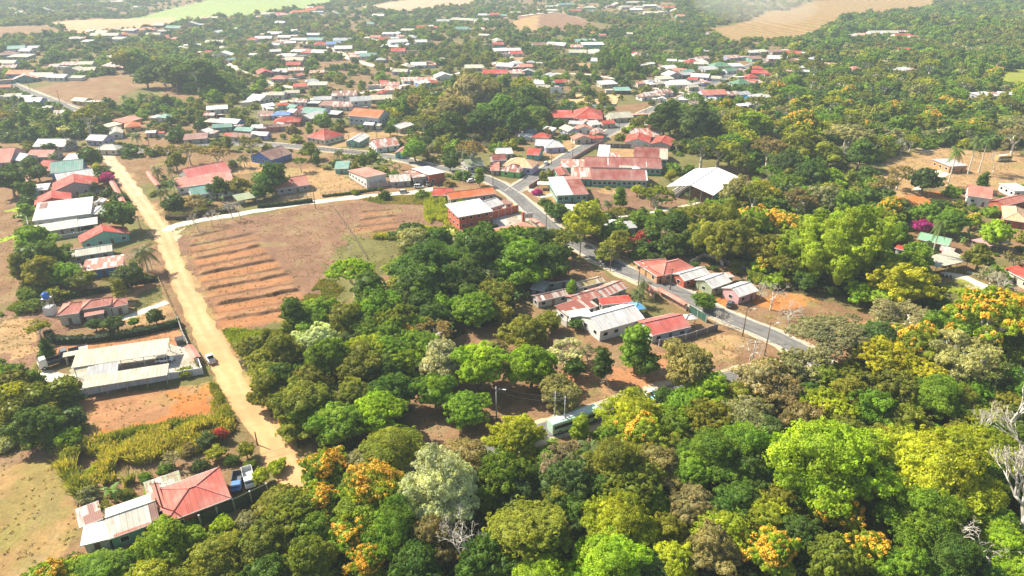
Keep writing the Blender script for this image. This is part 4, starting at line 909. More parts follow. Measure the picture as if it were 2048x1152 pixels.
NEAR_HOUSES = [
 ("cream hip roofed house facing the top end of the dirt road", "188 299 233 300 246 292", 'h', 2.8, 'a', 'a', {}),
 ("wide white roofed house behind the cream hip roofed house", "170 280 205 282 224 273", 'g', 2.9, 'w', 'v', {}),
 ("long white roofed bungalow at the tree edge on the village street", "64 293 128 293 152 281", 'g', 2.9, 'w', 'g', {}),
 ("faded salmon roofed house below the long white bungalow", "50 314 100 314 116 302", 'g', 2.8, 'p', 's', {}),
 ("pink walled house cut by the picture edge", "-12 326 20 324 28 302", 'g', 2.8, 'p', 'P', {}),
 ("small white walled house next to the pink walled house", "20 318 40 322 48 306", 'g', 2.8, 'w', 'w', {}),
 ("red roofed house with pink gable behind the round dark tree", "66 340 98 342 90 322", 'g', 2.7, 'r', 'P', {}),
 ("teal roofed house with a light blue gable wall", "99 347 166 340 154 324", 'g', 3.0, 't', 'b', {}),
 ("low white roofed shed behind the teal roofed house", "124 322 160 320 164 310", 'm', 2.6, 'w', 'w', {}),
 ("white and faded grey roofed house above the big red roof", "114 363 190 351 174 341", 'g', 2.9, 'w', 'w', {}),
 ("big red roofed house with grey walls beside the purple bougainvillea", "104 384 198 371 196 354", 'G', 3.4, 'r', 's', {}),
 ("tiny rust and white shed at the field edge", "39 365 56 363 55 351", 'm', 2.3, 'p', 'k', dict(cat='shed', name='shed')),
 ("small white lean-to roof among dark trees", "45 384 95 379 94 370", 'm', 2.5, 'w', 's', dict(cat='shed', name='shed')),
 ("red gable roofed house with a black water tank", "68 411 143 400 140 386", 'G', 3.0, 'r', 'r', {}),
 ("large flat white workshop roof with a rusty patch", "64 442 182 427 178 402", 'm', 4.0, 'w', 'w', dict(patch=((.06, .20, .62, .97, 'n'),))),
 ("pinkish white long low roof in front of the white workshop", "67 467 156 453 155 441", 'm', 2.5, 'a', 's', {}),
 ("white car port roof joined to the long low roof", "156 453 195 447 193 437", 'm', 2.5, 'w', 'w', dict(open_=True, cat='carport', name='carport')),
 ("white pyramid roofed pavilion by the big dark tree", "182 430 226 424 226 411", 'h', 3.0, 'w', 's', dict(open_=True, cat='pavilion', name='pavilion')),
 ("tiny white gabled hut beside the green tent", "187 406 206 405 206 398", 'G', 2.4, 'w', 'w', dict(cat='hut', name='hut')),
 ("red roofed house with teal walls by the junction pole", "160 486 260 467 257 453", 'G', 2.8, 'r', 'q', {}),
 ("long cream roof between the two red roofed houses", "112 519 225 502 223 489", 'g', 2.6, 'a', 's', {}),
 ("rusty red roofed house with bright blue walls", "165 543 246 531 246 513", 'm', 2.9, 'p', 'B', dict(rust=True)),
 ("pale tin lean-to at the end of the blue walled house", "147 545 166 541 166 528", 'm', 2.6, 'c', 'w', dict(cat='shed', name='shed')),
 ("salmon tiled hip roof wing of the garden villa with a balcony", "112 632 158 626 160 604", 'h', 3.5, 'p', 'a', dict(floors=1)),
 ("raised middle wing of the garden villa with a dark clerestory", "161 619 222 609 224 594", 'h', 3.9, 'p', 'a', dict(floors=1)),
 ("small hip roofed garage wing of the garden villa", "219 616 256 608 255 594", 'h', 3.0, 'p', 'a', {}),
 ("tiled porch roof along the front of the garden villa", "168 633 208 626 207 618", 'm', 2.8, 'p', 's', {}),
 ("long cream metal carport roof, the back one of the walled yard", "142 736 334 707 331 681", 'm', 3.2, 'c', 'w', dict(open_=True, cat='carport', name='carport')),
 ("short grey corrugated roof between the two cream carports", "172 755 235 743 234 726", 'm', 2.9, 'g', 'w', dict(open_=True, cat='carport', name='carport')),
 ("cream metal carport roof along the white wall", "163 777 334 750 335 730", 'm', 2.9, 'c', 'w', dict(open_=True, cat='carport', name='carport')),
 ("narrow cream shelter roof over a parked truck", "125 714 165 707 163 701", 'm', 3.0, 'c', 'k', dict(open_=True, cat='shelter', name='shelter')),
 ("small cream shelter roof behind the parked truck", "157 702 176 698 177 692", 'm', 2.8, 'c', 'k', dict(open_=True, cat='shelter', name='shelter')),
 ("big faded red hip roof of the house at the bottom", "331 1046 463 996 429 937", 'h', 3.2, 'r', 'R', dict(roofcol=(.52, .13, .10), rise=1.5)),
 ("pink patched metal roof joined to the big red hip roof", "318 1022 333 1016 309 972", 'm', 3.3, 'p', 'w', {}),
 ("white and rust patched gable roof beside the pink patched roof", "217 1079 320 1042 304 986", 'g', 3.0, 'a', 'q', dict(rise=1.3, roofcol=(.64, .62, .53), patch=((0, .08, 0, 1, 'n'), (.84, 1, 0, .5, 'n'), (.1, .8, .0, .06, 'p'), (.92, 1, .55, 1, 'p')))),
 ("rusty tin lean-to with teal wall at the dry field", "158 1056 206 1037 203 1003", 'm', 2.7, 'n', 'q', dict(rust=True)),
 ("white corrugated lean-to roof at the dry field corner", "160 1092 220 1077 208 1046", 'm', 2.5, 'w', 'w', dict(cat='shed', name='shed')),
 ("green and rust tin shed behind the patched roofs", "292 988 364 962 356 944", 'm', 2.7, 'l', 'q', dict(rust=True, cat='shed', name='shed')),
 ("blue walled house with half rusty half white roof", "541 320 585 306 562 293", 'g', 2.9, 'n', 'B', dict(wallcol=(.05, .18, .62))),
 ("red hip roofed white house on the brown lot", "611 273 649 280 677 266", 'h', 3.0, 'r', 'a', {}),
 ("white roofed house with mint green and red walls", "690 283 718 285 742 272", 'G', 2.8, 'w', 'q', {}),
 ("long rusty and white roofed house by the roadside shrubs", "752 296 800 290 826 273", 'g', 2.8, 'p', 'w', dict(rust=True)),
 ("pink roofed house with teal and lavender walls", "788 306 806 307 820 295", 'G', 2.8, 'p', 'T', {}),
 ("pink roofed house with dark walls on the brown pasture", "553 379 620 369 603 354", 'g', 2.7, 'p', 's', {}),
 ("small teal roofed shed with green walls in the pasture", "668 338 697 337 686 326", 'm', 2.5, 't', 'q', dict(cat='shed', name='shed')),
 ("long salmon roofed villa with white walls and a front gate", "732 364 774 356 738 333", 'M', 3.2, 'p', 'w', {}),
 ("striped white tin roofed house beside the salmon villa", "780 364 822 361 812 349", 'g', 2.6, 'a', 's', dict(rust=True)),
 ("white corrugated roof over an orange walled house", "857 358 892 352 860 331", 'M', 2.9, 'w', 'R', {}),
 ("low rusty lean-to beside the orange walled house", "826 362 858 358 836 340", 'M', 2.2, 'n', 's', dict(rust=True, cat='shed', name='shed')),
 ("small red gabled house beside the grey walled yard", "864 391 905 391 896 378", 'g', 2.7, 'r', 's', {}),
 ("long bright orange red roof beside the street", "900 399 992 387 977 376", 'g', 2.7, 'o', 's', {}),
 ("two storey orange red house with a big white roof", "916 435 987 422 961 402", 'm', 5.3, 'w', 'R', dict(floors=2, wallcol=(.55, .13, .07), over=.9)),
 ("pale blue gable roofed garage behind the two storey house", "978 417 1008 408 986 396", 'g', 3.2, 'w', 'g', {}),
 ("small brown flat roofed white store by the street", "1011 409 1027 406 1018 398", 'f', 2.6, 'n', 'w', dict(cat='store room', name='store_room')),
 ("faded red roof in front of the two storey house", "935 487 992 474 980 462", 'g', 2.6, 'r', 'r', {}),
 ("wide faded red roof with a white sign beside the street", "1012 475 1076 460 1045 444", 'M', 3.2, 'p', 's', {}),
 ("pale green and white roofed house by the bare roadside tree", "935 334 970 330 988 314", 'g', 2.8, 'l', 's', {}),
 ("maroon roofed house behind the big cream corner shop", "986 322 1014 320 1008 310", 'g', 2.7, 'm', 's', {}),
 ("white roofed house behind the maroon roofed house", "995 309 1027 307 1024 297", 'g', 2.7, 'w', 'a', {}),
 ("big pale orange hip roofed shop at the road fork", "1004 331 1065 337 1089 324", 'h', 3.4, 'O', 'v', {}),
 ("lime green walled house with striped rusty roof at the fork", "1000 341 1040 345 1048 333", 'h', 2.8, 'm', 'L', dict(rust=True)),
 ("pale pink lean-to beside the lime green house", "980 341 999 341 1006 328", 'm', 2.5, 'p', 's', dict(cat='shed', name='shed')),
 ("teal walled classroom with half white half maroon roof", "1113 391 1178 388 1184 359", 'm', 3.4, 'm', 'q', dict(cat='school', name='school_building', patch=((0, .52, 0, 1, 'w'), (.54, .98, .82, 1, 'p')), wsp=2.2)),
 ("long maroon roofed school block with teal window wall", "1183 359 1296 361 1298 342", 'g', 3.4, 'm', 'q', dict(cat='school', name='school_building', roofcol=(.30, .095, .08), wsp=2.1, patch=((.97, 1, 0, .45, 'w'), (.02, .06, .5, .95, 'w')))),
 ("rust patched middle school block beside the long block", "1142 357 1183 358 1186 338", 'g', 3.2, 'p', 'q', dict(cat='school', name='school_building', rust=True)),
 ("small dark red gabled school hall", "1117 353 1142 352 1146 335", 'G', 3.3, 'm', 'q', dict(cat='school', name='school_building')),
 ("longest maroon roofed school block, the second row", "1169 333 1324 337 1325 320", 'g', 3.4, 'm', 'q', dict(cat='school', name='school_building', roofcol=(.31, .10, .085), wsp=2.4, patch=((.30, .315, .1, .45, 'w'), (.45, .62, 0, .1, 'c'), (.80, .81, .05, .3, 'w'), (.33, .34, .1, .3, 'p')))),
 ("rusty red roofed school entrance beside the street wall", "1121 334 1169 335 1167 323", 'm', 2.8, 'p', 'q', dict(rust=True, cat='school', name='school_building')),
 ("maroon and white roofed school block, the back row", "1267 316 1336 319 1338 300", 'g', 3.2, 'm', 'q', dict(cat='school', name='school_building', wsp=2.2, patch=((.76, 1, 0, .45, 'c'), (0, 1, .5, .95, 'a')))),
 ("white square school roof beside the street wall", "1194 314 1218 315 1223 297", 'm', 3.0, 'w', 'q', dict(cat='school', name='school_building')),
 ("small rust streaked roof between the school blocks", "1219 316 1243 315 1243 307", 'm', 2.8, 'p', 's', dict(rust=True, cat='school', name='school_building')),
 ("small white gabled lantern roof on the school walkway", "1269 346 1285 346 1282 334", 'G', 4.2, 'w', 'w', dict(open_=True, cat='school', name='covered_walkway')),
 ("white roofed covered walkway by the magenta shrub", "1074 369 1118 370 1119 364", 'f', 2.7, 'w', 'w', dict(open_=True, cat='walkway', name='covered_walkway')),
 ("bright red double gabled house with white walls behind the school", "1249 284 1300 287 1292 273", 'G', 3.2, 'r', 'w', {}),
 ("bright red roofed wing behind the school", "1300 288 1342 292 1332 277", 'G', 3.0, 'r', 's', {}),
 ("patched white and pink roofed house above the red double gable", "1275 275 1325 273 1318 259", 'g', 2.8, 'p', 's', dict(rust=True)),
 ("small red roofed house beside the street trees", "1297 254 1326 254 1321 242", 'g', 2.8, 'r', 'w', {}),
 ("white roofed house with pale blue wall across from the school", "1091 296 1130 294 1124 283", 'h', 2.8, 'w', 'v', {}),
 ("white striped roof beside the pale blue walled house", "1069 291 1098 292 1098 282", 'g', 2.7, 'w', 's', {}),
 ("red and white roofed house with teal wall near the corner shop", "1052 309 1078 311 1095 301", 'g', 2.7, 'r', 'T', {}),
 ("low white shed roof among roadside trees below the school", "1127 421 1155 423 1152 412", 'm', 2.5, 'w', 's', dict(cat='shed', name='shed')),
 ("white sheet roof hidden in trees below the school", "1205 452 1240 455 1242 443", 'm', 2.5, 'w', 's', dict(cat='shed', name='shed')),
 ("grey and white sheet roof hidden in trees below the school", "1241 458 1275 455 1264 444", 'm', 2.6, 'g', 's', dict(cat='shed', name='shed')),
 ("flat roofed orange brick shed beside the royal palms", "1900 333 1938 331 1895 317", 'f', 3.4, 'g', 'R', dict(wallcol=(.50, .24, .11), cat='shed', name='brick_shed')),
 ("white walled villa with a salmon tiled roof", "1934 391 1984 398 1992 381", 'g', 4.0, 'p', 'w', {}),
 ("brown roofed house beside the white walled villa", "2010 412 2060 400 2048 385", 'g', 3.0, 'p', 'R', {}),
 ("terracotta hip roof at the picture edge", "2006 438 2058 446 2055 420", 'h', 3.0, 'O', 'R', {}),
 ("white boxy cabin at the picture edge above the villa", "2030 382 2066 382 2064 366", 'f', 3.2, 'w', 'w', {}),
 ("mauve flat roofed shelter among banana plants", "1977 493 2023 483 1988 470", 'f', 2.8, 'P', 's', dict(open_=True, cat='shelter', name='shelter')),
 ("green roofed house behind the purple flowering shrub", "1834 478 1898 492 1906 480", 'g', 2.8, 'G', 'R', dict(roofcol=(.2, .42, .26))),
 ("long red roof behind the white open carport", "1789 496 1873 517 1888 506", 'm', 3.0, 'r', 'w', {}),
 ("white open carport with parked motorbikes", "1874 535 1941 521 1912 504", 'm', 3.6, 'c', 'w', dict(open_=True, cat='carport', name='carport')),
 ("red and maroon roofed house with a cream wall by the gravel drive", "2004 536 2062 566 2044 529", 'm', 3.0, 'r', 'a', {}),
 ("large salmon hip roofed house across the street", "1326 551 1391 536 1362 516", 'h', 3.1, 'p', 'O', dict(wallcol=(.6, .3, .14), roofcol=(.54, .16, .12))),
 ("salmon roofed side wing of the house across the street", "1291 533 1336 530 1332 517", 'g', 2.9, 'p', 'O', dict(roofcol=(.54, .16, .12))),
 ("narrow red roofed veranda facing the street", "1268 524 1314 554 1322 551", 'M', 2.6, 'p', 'O', dict(roofcol=(.54, .16, .12), wallcol=(.6, .3, .14))),
 ("white gabled house with orange red walls, first of three", "1369 562 1421 547 1400 532", 'g', 2.9, 'w', 'R', {}),
 ("white gabled house with green walls, middle of three", "1425 577 1464 563 1432 545", 'g', 2.9, 'w', 'l', {}),
 ("white gabled house with pinkish walls, last of three", "1479 594 1518 580 1484 562", 'g', 2.9, 'w', 'P', {}),
 ("small red tin roof behind the three white gabled houses", "1444 557 1470 553 1462 545", 'm', 2.4, 'r', 's', dict(rust=True, cat='shed', name='shed')),
 ("small white tin shed above the maroon tin roof", "1092 552 1125 546 1117 540", 'm', 2.4, 'w', 's', dict(cat='shed', name='shed')),
 ("maroon tin roofed shed below the dirt bank", "1090 567 1143 560 1134 548", 'm', 2.6, 'm', 's', {}),
 ("white lean-to beside the banana plants", "1060 577 1088 582 1084 564", 'm', 2.3, 'w', 's', dict(cat='shed', name='shed')),
 ("mossy yellow green tin roof in the rusty roof cluster", "1158 576 1211 562 1202 551", 'g', 2.7, 'y', 's', dict(rust=True, roofcol=(.42, .38, .16))),
 ("brown rusty roof behind the leafy tree in the cluster", "1076 603 1140 588 1142 573", 'g', 2.6, 'n', 's', dict(rust=True)),
 ("rusty orange gabled house with a dark doorway in the cluster", "1208 595 1256 575 1236 558", 'g', 2.9, 'p', 's', dict(rust=True)),
 ("rust and white striped roof in the cluster", "1152 607 1224 586 1206 571", 'g', 2.8, 'p', 's', dict(rust=True)),
 ("maroon streaked tin roof with white wall below", "1134 632 1197 611 1176 594", 'm', 2.7, 'm', 'w', dict(rust=True)),
 ("short red roof beside the blue tarpaulin canopy", "1203 610 1266 604 1260 592", 'm', 2.8, 'r', 's', {}),
 ("big white metal roofed workshop in the cluster", "1200 663 1290 637 1250 607", 'g', 3.4, 'w', 'w', {}),
 ("white flat roofed annex of the big white workshop", "1140 635 1184 627 1180 616", 'm', 3.2, 'w', 'w', {}),
 ("pink and red gable roofed house above the brown corner lot", "1305 671 1382 653 1346 626", 'g', 3.0, 'r', 'w', dict(roofcol=(.54, .13, .11))),
 ("small white awning roof on the pink and red house", "1344 666 1383 657 1376 650", 'm', 2.3, 'w', 's', dict(open_=True, cat='awning', name='awning')),
 ("white pointed canopy beside the pink and red house", "1370 641 1395 638 1388 627", 'h', 2.6, 'w', 'w', dict(open_=True, cat='canopy', name='canopy')),
 ("blue tarpaulin canopy in the yard of the big white workshop", "1268 621 1292 617 1276 604", 'h', 2.5, 'b', 'w', dict(open_=True, cat='canopy', name='canopy', roofcol=(.10, .42, .75))),
 ("orange roofed church hall with bluish white gable wall", "696 231 757 236 788 226", 'g', 5.5, 'o', 'v', dict(cat='church', name='church_hall', wallcol=(.50, .54, .62))),
 ("white annex in front of the orange roofed church hall", "696 235 730 238 738 231", 'm', 3.0, 'w', 'w', {}),
 ("white walled bungalow below the orange roofed church hall", "775 254 800 258 814 247", 'G', 2.9, 'w', 'a', {}),
 ("big red roofed house beside the sports field", "1147 237 1206 238 1235 222", 'h', 3.0, 'r', 'r', {}),
 ("long low red roof behind the dark trees by the sports field", "1106 235 1147 235 1151 225", 'm', 2.7, 'r', 's', {}),
 ("white roofed house behind the big carport with rusty wall", "1876 503 1905 509 1898 497", 'm', 2.8, 'a', 's', dict(rust=True)),
 ("teal roofed long house among the garden trees", "384 392 480 376 476 362", 'g', 3.0, 't', 'w', dict(rust=False)),
 ("long red roofed house behind the teal roof", "352 376 468 361 462 347", 'm', 3.0, 'p', 'w', dict(roofcol=(.58, .2, .16))),
 ("bright red gable roofed house behind the long red roof", "378 359 463 342 440 328", 'g', 3.6, 'r', 's', dict(roofcol=(.6, .16, .14))),
 ("pale green carport roof beside the gravel lane hedge", "475 402 515 394 508 385", 'm', 2.6, 'l', 's', dict(open_=True, cat='carport', name='carport')),
]
def near_houses():
    for lab, pts, typ, h, rc, wc, k in NEAR_HOUSES: H(lab, pts, typ, h, rc, wc, **k)
# px py width_px roof [wall]
FAR = """38 25 18 c|90 19 16 c|205 4 16 c|240 3 18 c|272 14 12 c|35 96 28 t|55 101 22 w|18 108 30 n b|48 112 30 c|15 125 36 c|20 134 26 n|140 128 34 n w|112 132 24 n|45 146 46 o b|52 156 40 p t|85 151 40 c|118 153 36 w|152 141 36 c|178 139 26 c|228 131 36 n|220 115 24 w|238 124 20 c
10 173 22 o|28 191 28 c|50 194 22 w|68 201 34 w b|100 214 16 c|124 224 24 n|164 200 30 c y|112 232 24 w|140 230 20 g|255 240 40 p o|265 250 32 o y|232 264 30 c|303 264 18 w|435 216 36 w|420 229 20 p|332 233 26 t|462 243 44 w b|445 252 34 t|492 259 36 t|392 274 40 n|410 262 24 w|488 272 40 n s
203 64 26 c|212 70 50 c|258 60 28 c|248 68 22 o|295 59 30 p|308 69 26 c w|350 55 30 t w|382 48 26 c|320 50 20 c|236 77 24 c|155 76 26 n|176 82 18 w|352 77 20 p|430 84 32 c y|392 90 18 w|436 64 20 w|470 57 14 w|506 79 20 r|416 104 18 r|447 109 34 w w|420 113 22 w|460 119 20 t|508 109 16 w|362 97 24 c|446 95 18 c|425 35 20 c
537 28 24 c|560 30 24 p|562 45 20 w|600 24 34 o|622 20 20 o|640 16 22 r|665 27 22 c|641 31 12 w|512 34 14 p|550 67 26 w w|588 63 20 c|528 76 30 w|570 74 24 w|600 79 34 w|622 69 36 g b|632 79 30 t|642 88 24 r|667 87 26 b|687 96 32 w|580 85 20 w|552 89 22 g|551 102 20 w|597 102 24 w b|575 111 30 w|640 104 28 w|590 119 34 c|560 111 16 n|588 128 26 r|528 144 34 r n|554 142 16 g t|592 139 28 p|635 144 26 p|597 150 20 p|560 156 28 p|624 162 24 g|635 168 34 c
690 188 44 n w 2|720 199 36 g w 2|688 210 36 n|660 208 34 n|520 196 38 w|555 188 28 c|585 184 26 c|602 202 28 n|536 211 28 w|568 209 24 r|588 213 22 t|536 227 30 n|562 228 32 b|588 222 24 w|598 215 14 r|632 223 42 t|622 232 44 w s|575 241 46 r p|518 254 28 g p|543 252 28 n p|562 249 20 w|522 268 32 w|740 248 20 w
777 67 22 w w 2|752 74 20 p|795 83 34 w w 2|768 77 20 r|742 80 18 c|685 80 32 g|799 67 20 g b|815 60 24 c|845 54 22 r|857 53 18 w|862 67 12 r|822 74 22 g|842 83 22 w|817 89 16 w|777 92 24 w|722 106 22 w w|737 111 30 t w|797 101 26 r|762 119 18 g n|815 132 28 c c|837 129 28 w w|857 127 24 n|802 142 28 c|887 42 24 g|912 39 26 c|937 40 32 c|962 40 26 c|925 58 34 t|967 70 20 c|995 80 20 c|997 88 20 r|1007 31 14 t|965 30 16 w|990 29 18 r|757 31 22 w|742 47 14 t|885 117 10 c|947 134 32 c|990 145 44 r|822 159 34 p|780 169 34 p|767 163 14 r|845 165 28 w b|866 164 18 r|887 152 34 w|785 178 30 p|765 184 22 r|872 186 18 g|762 196 40 c s|1003 100 28 w w|1012 131 32 w
1030 26 20 c|1092 20 42 c|1130 9 32 t|1150 21 26 r|1180 15 22 c|1178 23 16 t|1234 9 20 c|1250 14 24 c|1266 5 24 c|1300 11 24 w|1272 19 22 w|1300 25 24 c w|1337 15 20 r|1352 21 20 c|1360 32 16 p|1315 15 14 w|1180 66 16 o|1204 70 14 p|1260 67 12 c|1185 88 40 w T 2|1163 81 26 t|1077 89 24 n|1114 89 36 w c|1155 93 26 p|1155 104 32 c|1187 102 20 w|1031 106 24 r w|1062 124 16 g|1034 126 24 w|1052 132 24 p|1034 142 18 p|1056 143 26 g t|1096 151 28 w|1120 163 26 r t|1049 160 20 r|1069 166 34 w|1085 174 22 c|1106 174 20 w|1197 121 26 w|1266 105 12 r|1280 110 32 n|1300 127 16 w|1214 166 32 w|1344 121 18 w|1382 123 24 r|1402 117 28 n|1334 136 30 w|1359 140 24 p|1402 127 26 c|1418 137 32 g g|1440 131 36 G|1458 140 26 G|1374 143 24 t|1344 149 32 w|1400 152 32 w|1329 156 30 c|1357 167 50 w w|1299 164 24 g|1319 166 22 c|1386 158 18 r|1384 173 22 c|1408 164 20 n
1244 179 30 t k|1324 184 34 n|1292 191 32 n|1324 197 16 w|1424 186 46 p v 2|1459 188 32 n|1484 187 26 g|1508 194 34 w B|1504 207 28 w|1416 201 32 w|1389 197 24 w|1481 166 36 G|1501 161 22 r|1501 153 24 r|1519 145 28 r|1516 136 20 r|1533 148 16 r|1509 116 24 n|1524 102 22 c|1504 104 20 w|1466 114 28 n|1402 102 16 g|1424 66 20 n|1237 232 44 c|1154 246 28 g|1184 246 30 w|1214 245 26 r|1139 258 32 c|1167 256 32 p|1194 261 28 n|1162 275 34 p|1197 267 26 n|1084 272 32 r|1099 258 26 w|1061 262 22 g
1551 102 26 n|1586 106 26 r|1554 116 34 w|1578 121 20 n|1631 118 24 g|1666 129 28 p|1596 135 20 w|1605 142 24 g|1708 137 22 p|1690 142 9 B|1758 122 22 c|1783 118 16 p|1800 139 26 w|1806 100 30 r|1843 95 18 w|1711 74 18 p|1733 69 32 p|1755 65 34 c|1778 65 28 c|1803 71 30 r|1825 73 16 p|1603 85 20 r|1628 83 22 n|1548 171 18 r|1968 190 38 w g|2010 187 26 w"""
def far_houses():
    for line in FAR.replace('\n', '|').split('|'):
        a = line.split(); px, py, wp, rc = float(a[0]), float(a[1]), float(a[2]), a[3]; wc = a[4] if len(a) > 4 else rnd.choice('wwwssacvPq')
        fl = int(a[5]) if len(a) > 5 else 1; h = 2.7*fl
        p = G(px, py, h); s = pxs(p.y); Ln = wp*s*1.12
        dirs = [-.30, 1.27] if px > 1000 else [.18, -.22]
        ang = rnd.choice([.16, -.12, .3, -.3, .05]) if rnd.random() < .8 else rnd.choice([1.2, -1.1])
        if px > 1250 and py > 90: ang = rnd.choice([.45, .35, -.35])
        if Ln > 16: ang = ang*.4
        Wd = min(Ln*rnd.uniform(.62, .85), 12) if Ln > 7 else Ln*.8
        typ = rnd.choice('ggggGmmh') if rc not in 'ro' else rnd.choice('ggh')
        rust = rc in 'np' and rnd.random() < .6
        rcn = {'w': 'white', 'c': 'cream', 'r': 'red', 'o': 'orange', 'p': 'faded pink', 'g': 'grey', 't': 'teal', 'G': 'green', 'n': 'brown', 'b': 'blue', 'B': 'blue'}[rc]
        size = 'long ' if wp > 33 else 'small ' if wp < 19 else ''
        build_house(p, ang, Ln, Wd, typ, h, rc=rc, wc=wc, adj=f"{size}{rcn}-roofed house", far=True, rust=rust, floors=fl)
        if rnd.random() < .62 and wp > 15:       # extra shed-sized buildings that thicken the far rows of house roofs
            sd = rnd.choice((-1, 1)); L2 = Ln*rnd.uniform(.45, .8); W2 = Wd*rnd.uniform(.6, .9); d = (Ln+L2)/2+.4; k = rnd.choice('wwcnnrpg')
            q = (p.x+sd*d*math.cos(ang)-rnd.uniform(-.2, .2)*Wd*math.sin(ang), p.y+sd*d*math.sin(ang)+rnd.uniform(-.2, .2)*Wd*math.cos(ang))
            build_house(q, ang+rnd.uniform(-.05, .05), L2, W2, rnd.choice('mmgM'), rnd.uniform(2.1, 2.6), rc=k, wc=rnd.choice('swkag'), name='infill_building', cat='shed', group='tin-roofed infill beside the houses', adj={'w': 'white', 'c': 'cream', 'n': 'rusty', 'r': 'red', 'p': 'pink', 'g': 'grey'}[k]+' tin-roofed building', far=True, win=False, rust=k in 'np')
# ------------------------------------------------------------------ gym with white folded roof
def gym():
    h = 4.3; ctr, ang, Ln, Wd = fitrect((1333, 373), (1427, 391), (1482, 354), h)
    e = build_house(ctr, ang, Ln, Wd, 'G', h, rise=2.5, rc='w', open_=True, rmat=M_WHITE, name='sports_hall', cat='sports hall', label='large open sports hall with a white folded roof over tiered benches', group=None, roofcol=(.78, .77, .71))
    mb = MB(); a, b = Ln/2-.8, Wd/2-1
    for i in range(5): mb.box(-a+.5+i*.8, 0, .3+.32*(4-i), .7, 2*b, .12); mb.box(-a+.5+i*.8, 0, .12+.16*(4-i), .1, 2*b, .3+.32*(4-i))
    mb.build('bench', M_CONC, e)
    MB().box(2, 0, .06, 2*a-7, 2*b, .1).build('court_floor', simple('clay_floor', (.42, .22, .11), .8, 0, .6, .15), e)
    for s in (-1, 1):
        mb = MB(); n = 12
        for k in range(3):
            x = -a+2*a*k/2; 
        for k in range(6):
            y = -b+2*b*k/5; mb.tube((-a, y, h-.5), (0, y, h+2.3), .08, .08, 4); mb.tube((a, y, h-.5), (0, y, h+2.3), .08, .08, 4)
    mb.build('roof_truss', M_METAL, e)
    MB().box(a-1, 0, .9, .25, 2*b, 1.8).build('low_wall', M_WALL, e, RC['q'])
# ------------------------------------------------------------------ walls, fences, hedges
def fence(name, label, pts, h=1.8, col=(.6, .6, .58), style='wall', cat='wall', spacing=3.0, capcol=None, th=.16, group='boundary walls and fences'):
    P = [G(*p) for p in pts]; o0 = P[0].copy(); e = empty(name, o0); e['category'] = cat; e['group'] = group; e['label'] = label
    Q = [p-o0 for p in P]; run = MB(); cap = MB(); np_ = 0
    for i in range(len(Q)-1):
        a, b = Q[i], Q[i+1]; d = b-a; L_ = math.hypot(d.x, d.y); ang = math.atan2(d.y, d.x); m = (a+b)/2; zz = (a.z+b.z)/2
        if style in ('wall', 'cap', 'panel'):
            run.box(m.x, m.y, zz+h/2-.15, L_, th, h+.3, ang)
            if style == 'cap':
                for s in (-1, 1):
                    w = 1.1; nx, ny = -math.sin(ang)*s, math.cos(ang)*s
                    A_ = Vector((a.x, a.y, a.z+h+.45)); B_ = Vector((b.x, b.y, b.z+h+.45)); o_ = Vector((nx*w, ny*w, -.42))
                    q = [A_, B_, B_+o_, A_+o_]; q = q if s < 0 else q[::-1]; cap.slab([tuple(v) for v in q], .1)
        else:
            for k in range(4): run.box(m.x, m.y, zz+h*(.25+.24*k), L_, .04, .06, ang)
        n = max(1, int(L_/spacing))
        for k in range(n+(i == len(Q)-2)):
            t = k/n; p = a+d*t
            if np_ < 100: inst('post', UB_WOOD if style == 'rail' else UB_POST if style != 'panel' else UB_FRAME, e, (p.x, p.y, p.z+h/2), (0, 0, ang), (.28 if style != 'rail' else .12, th+.14 if style != 'rail' else .12, h+.25)); np_ += 1
    run.build('panel' if style != 'rail' else 'rail', M_WALL, e, col)
    if cap.v: cap.build('tile_cap', M_ROOF, e, capcol or RC['p'])
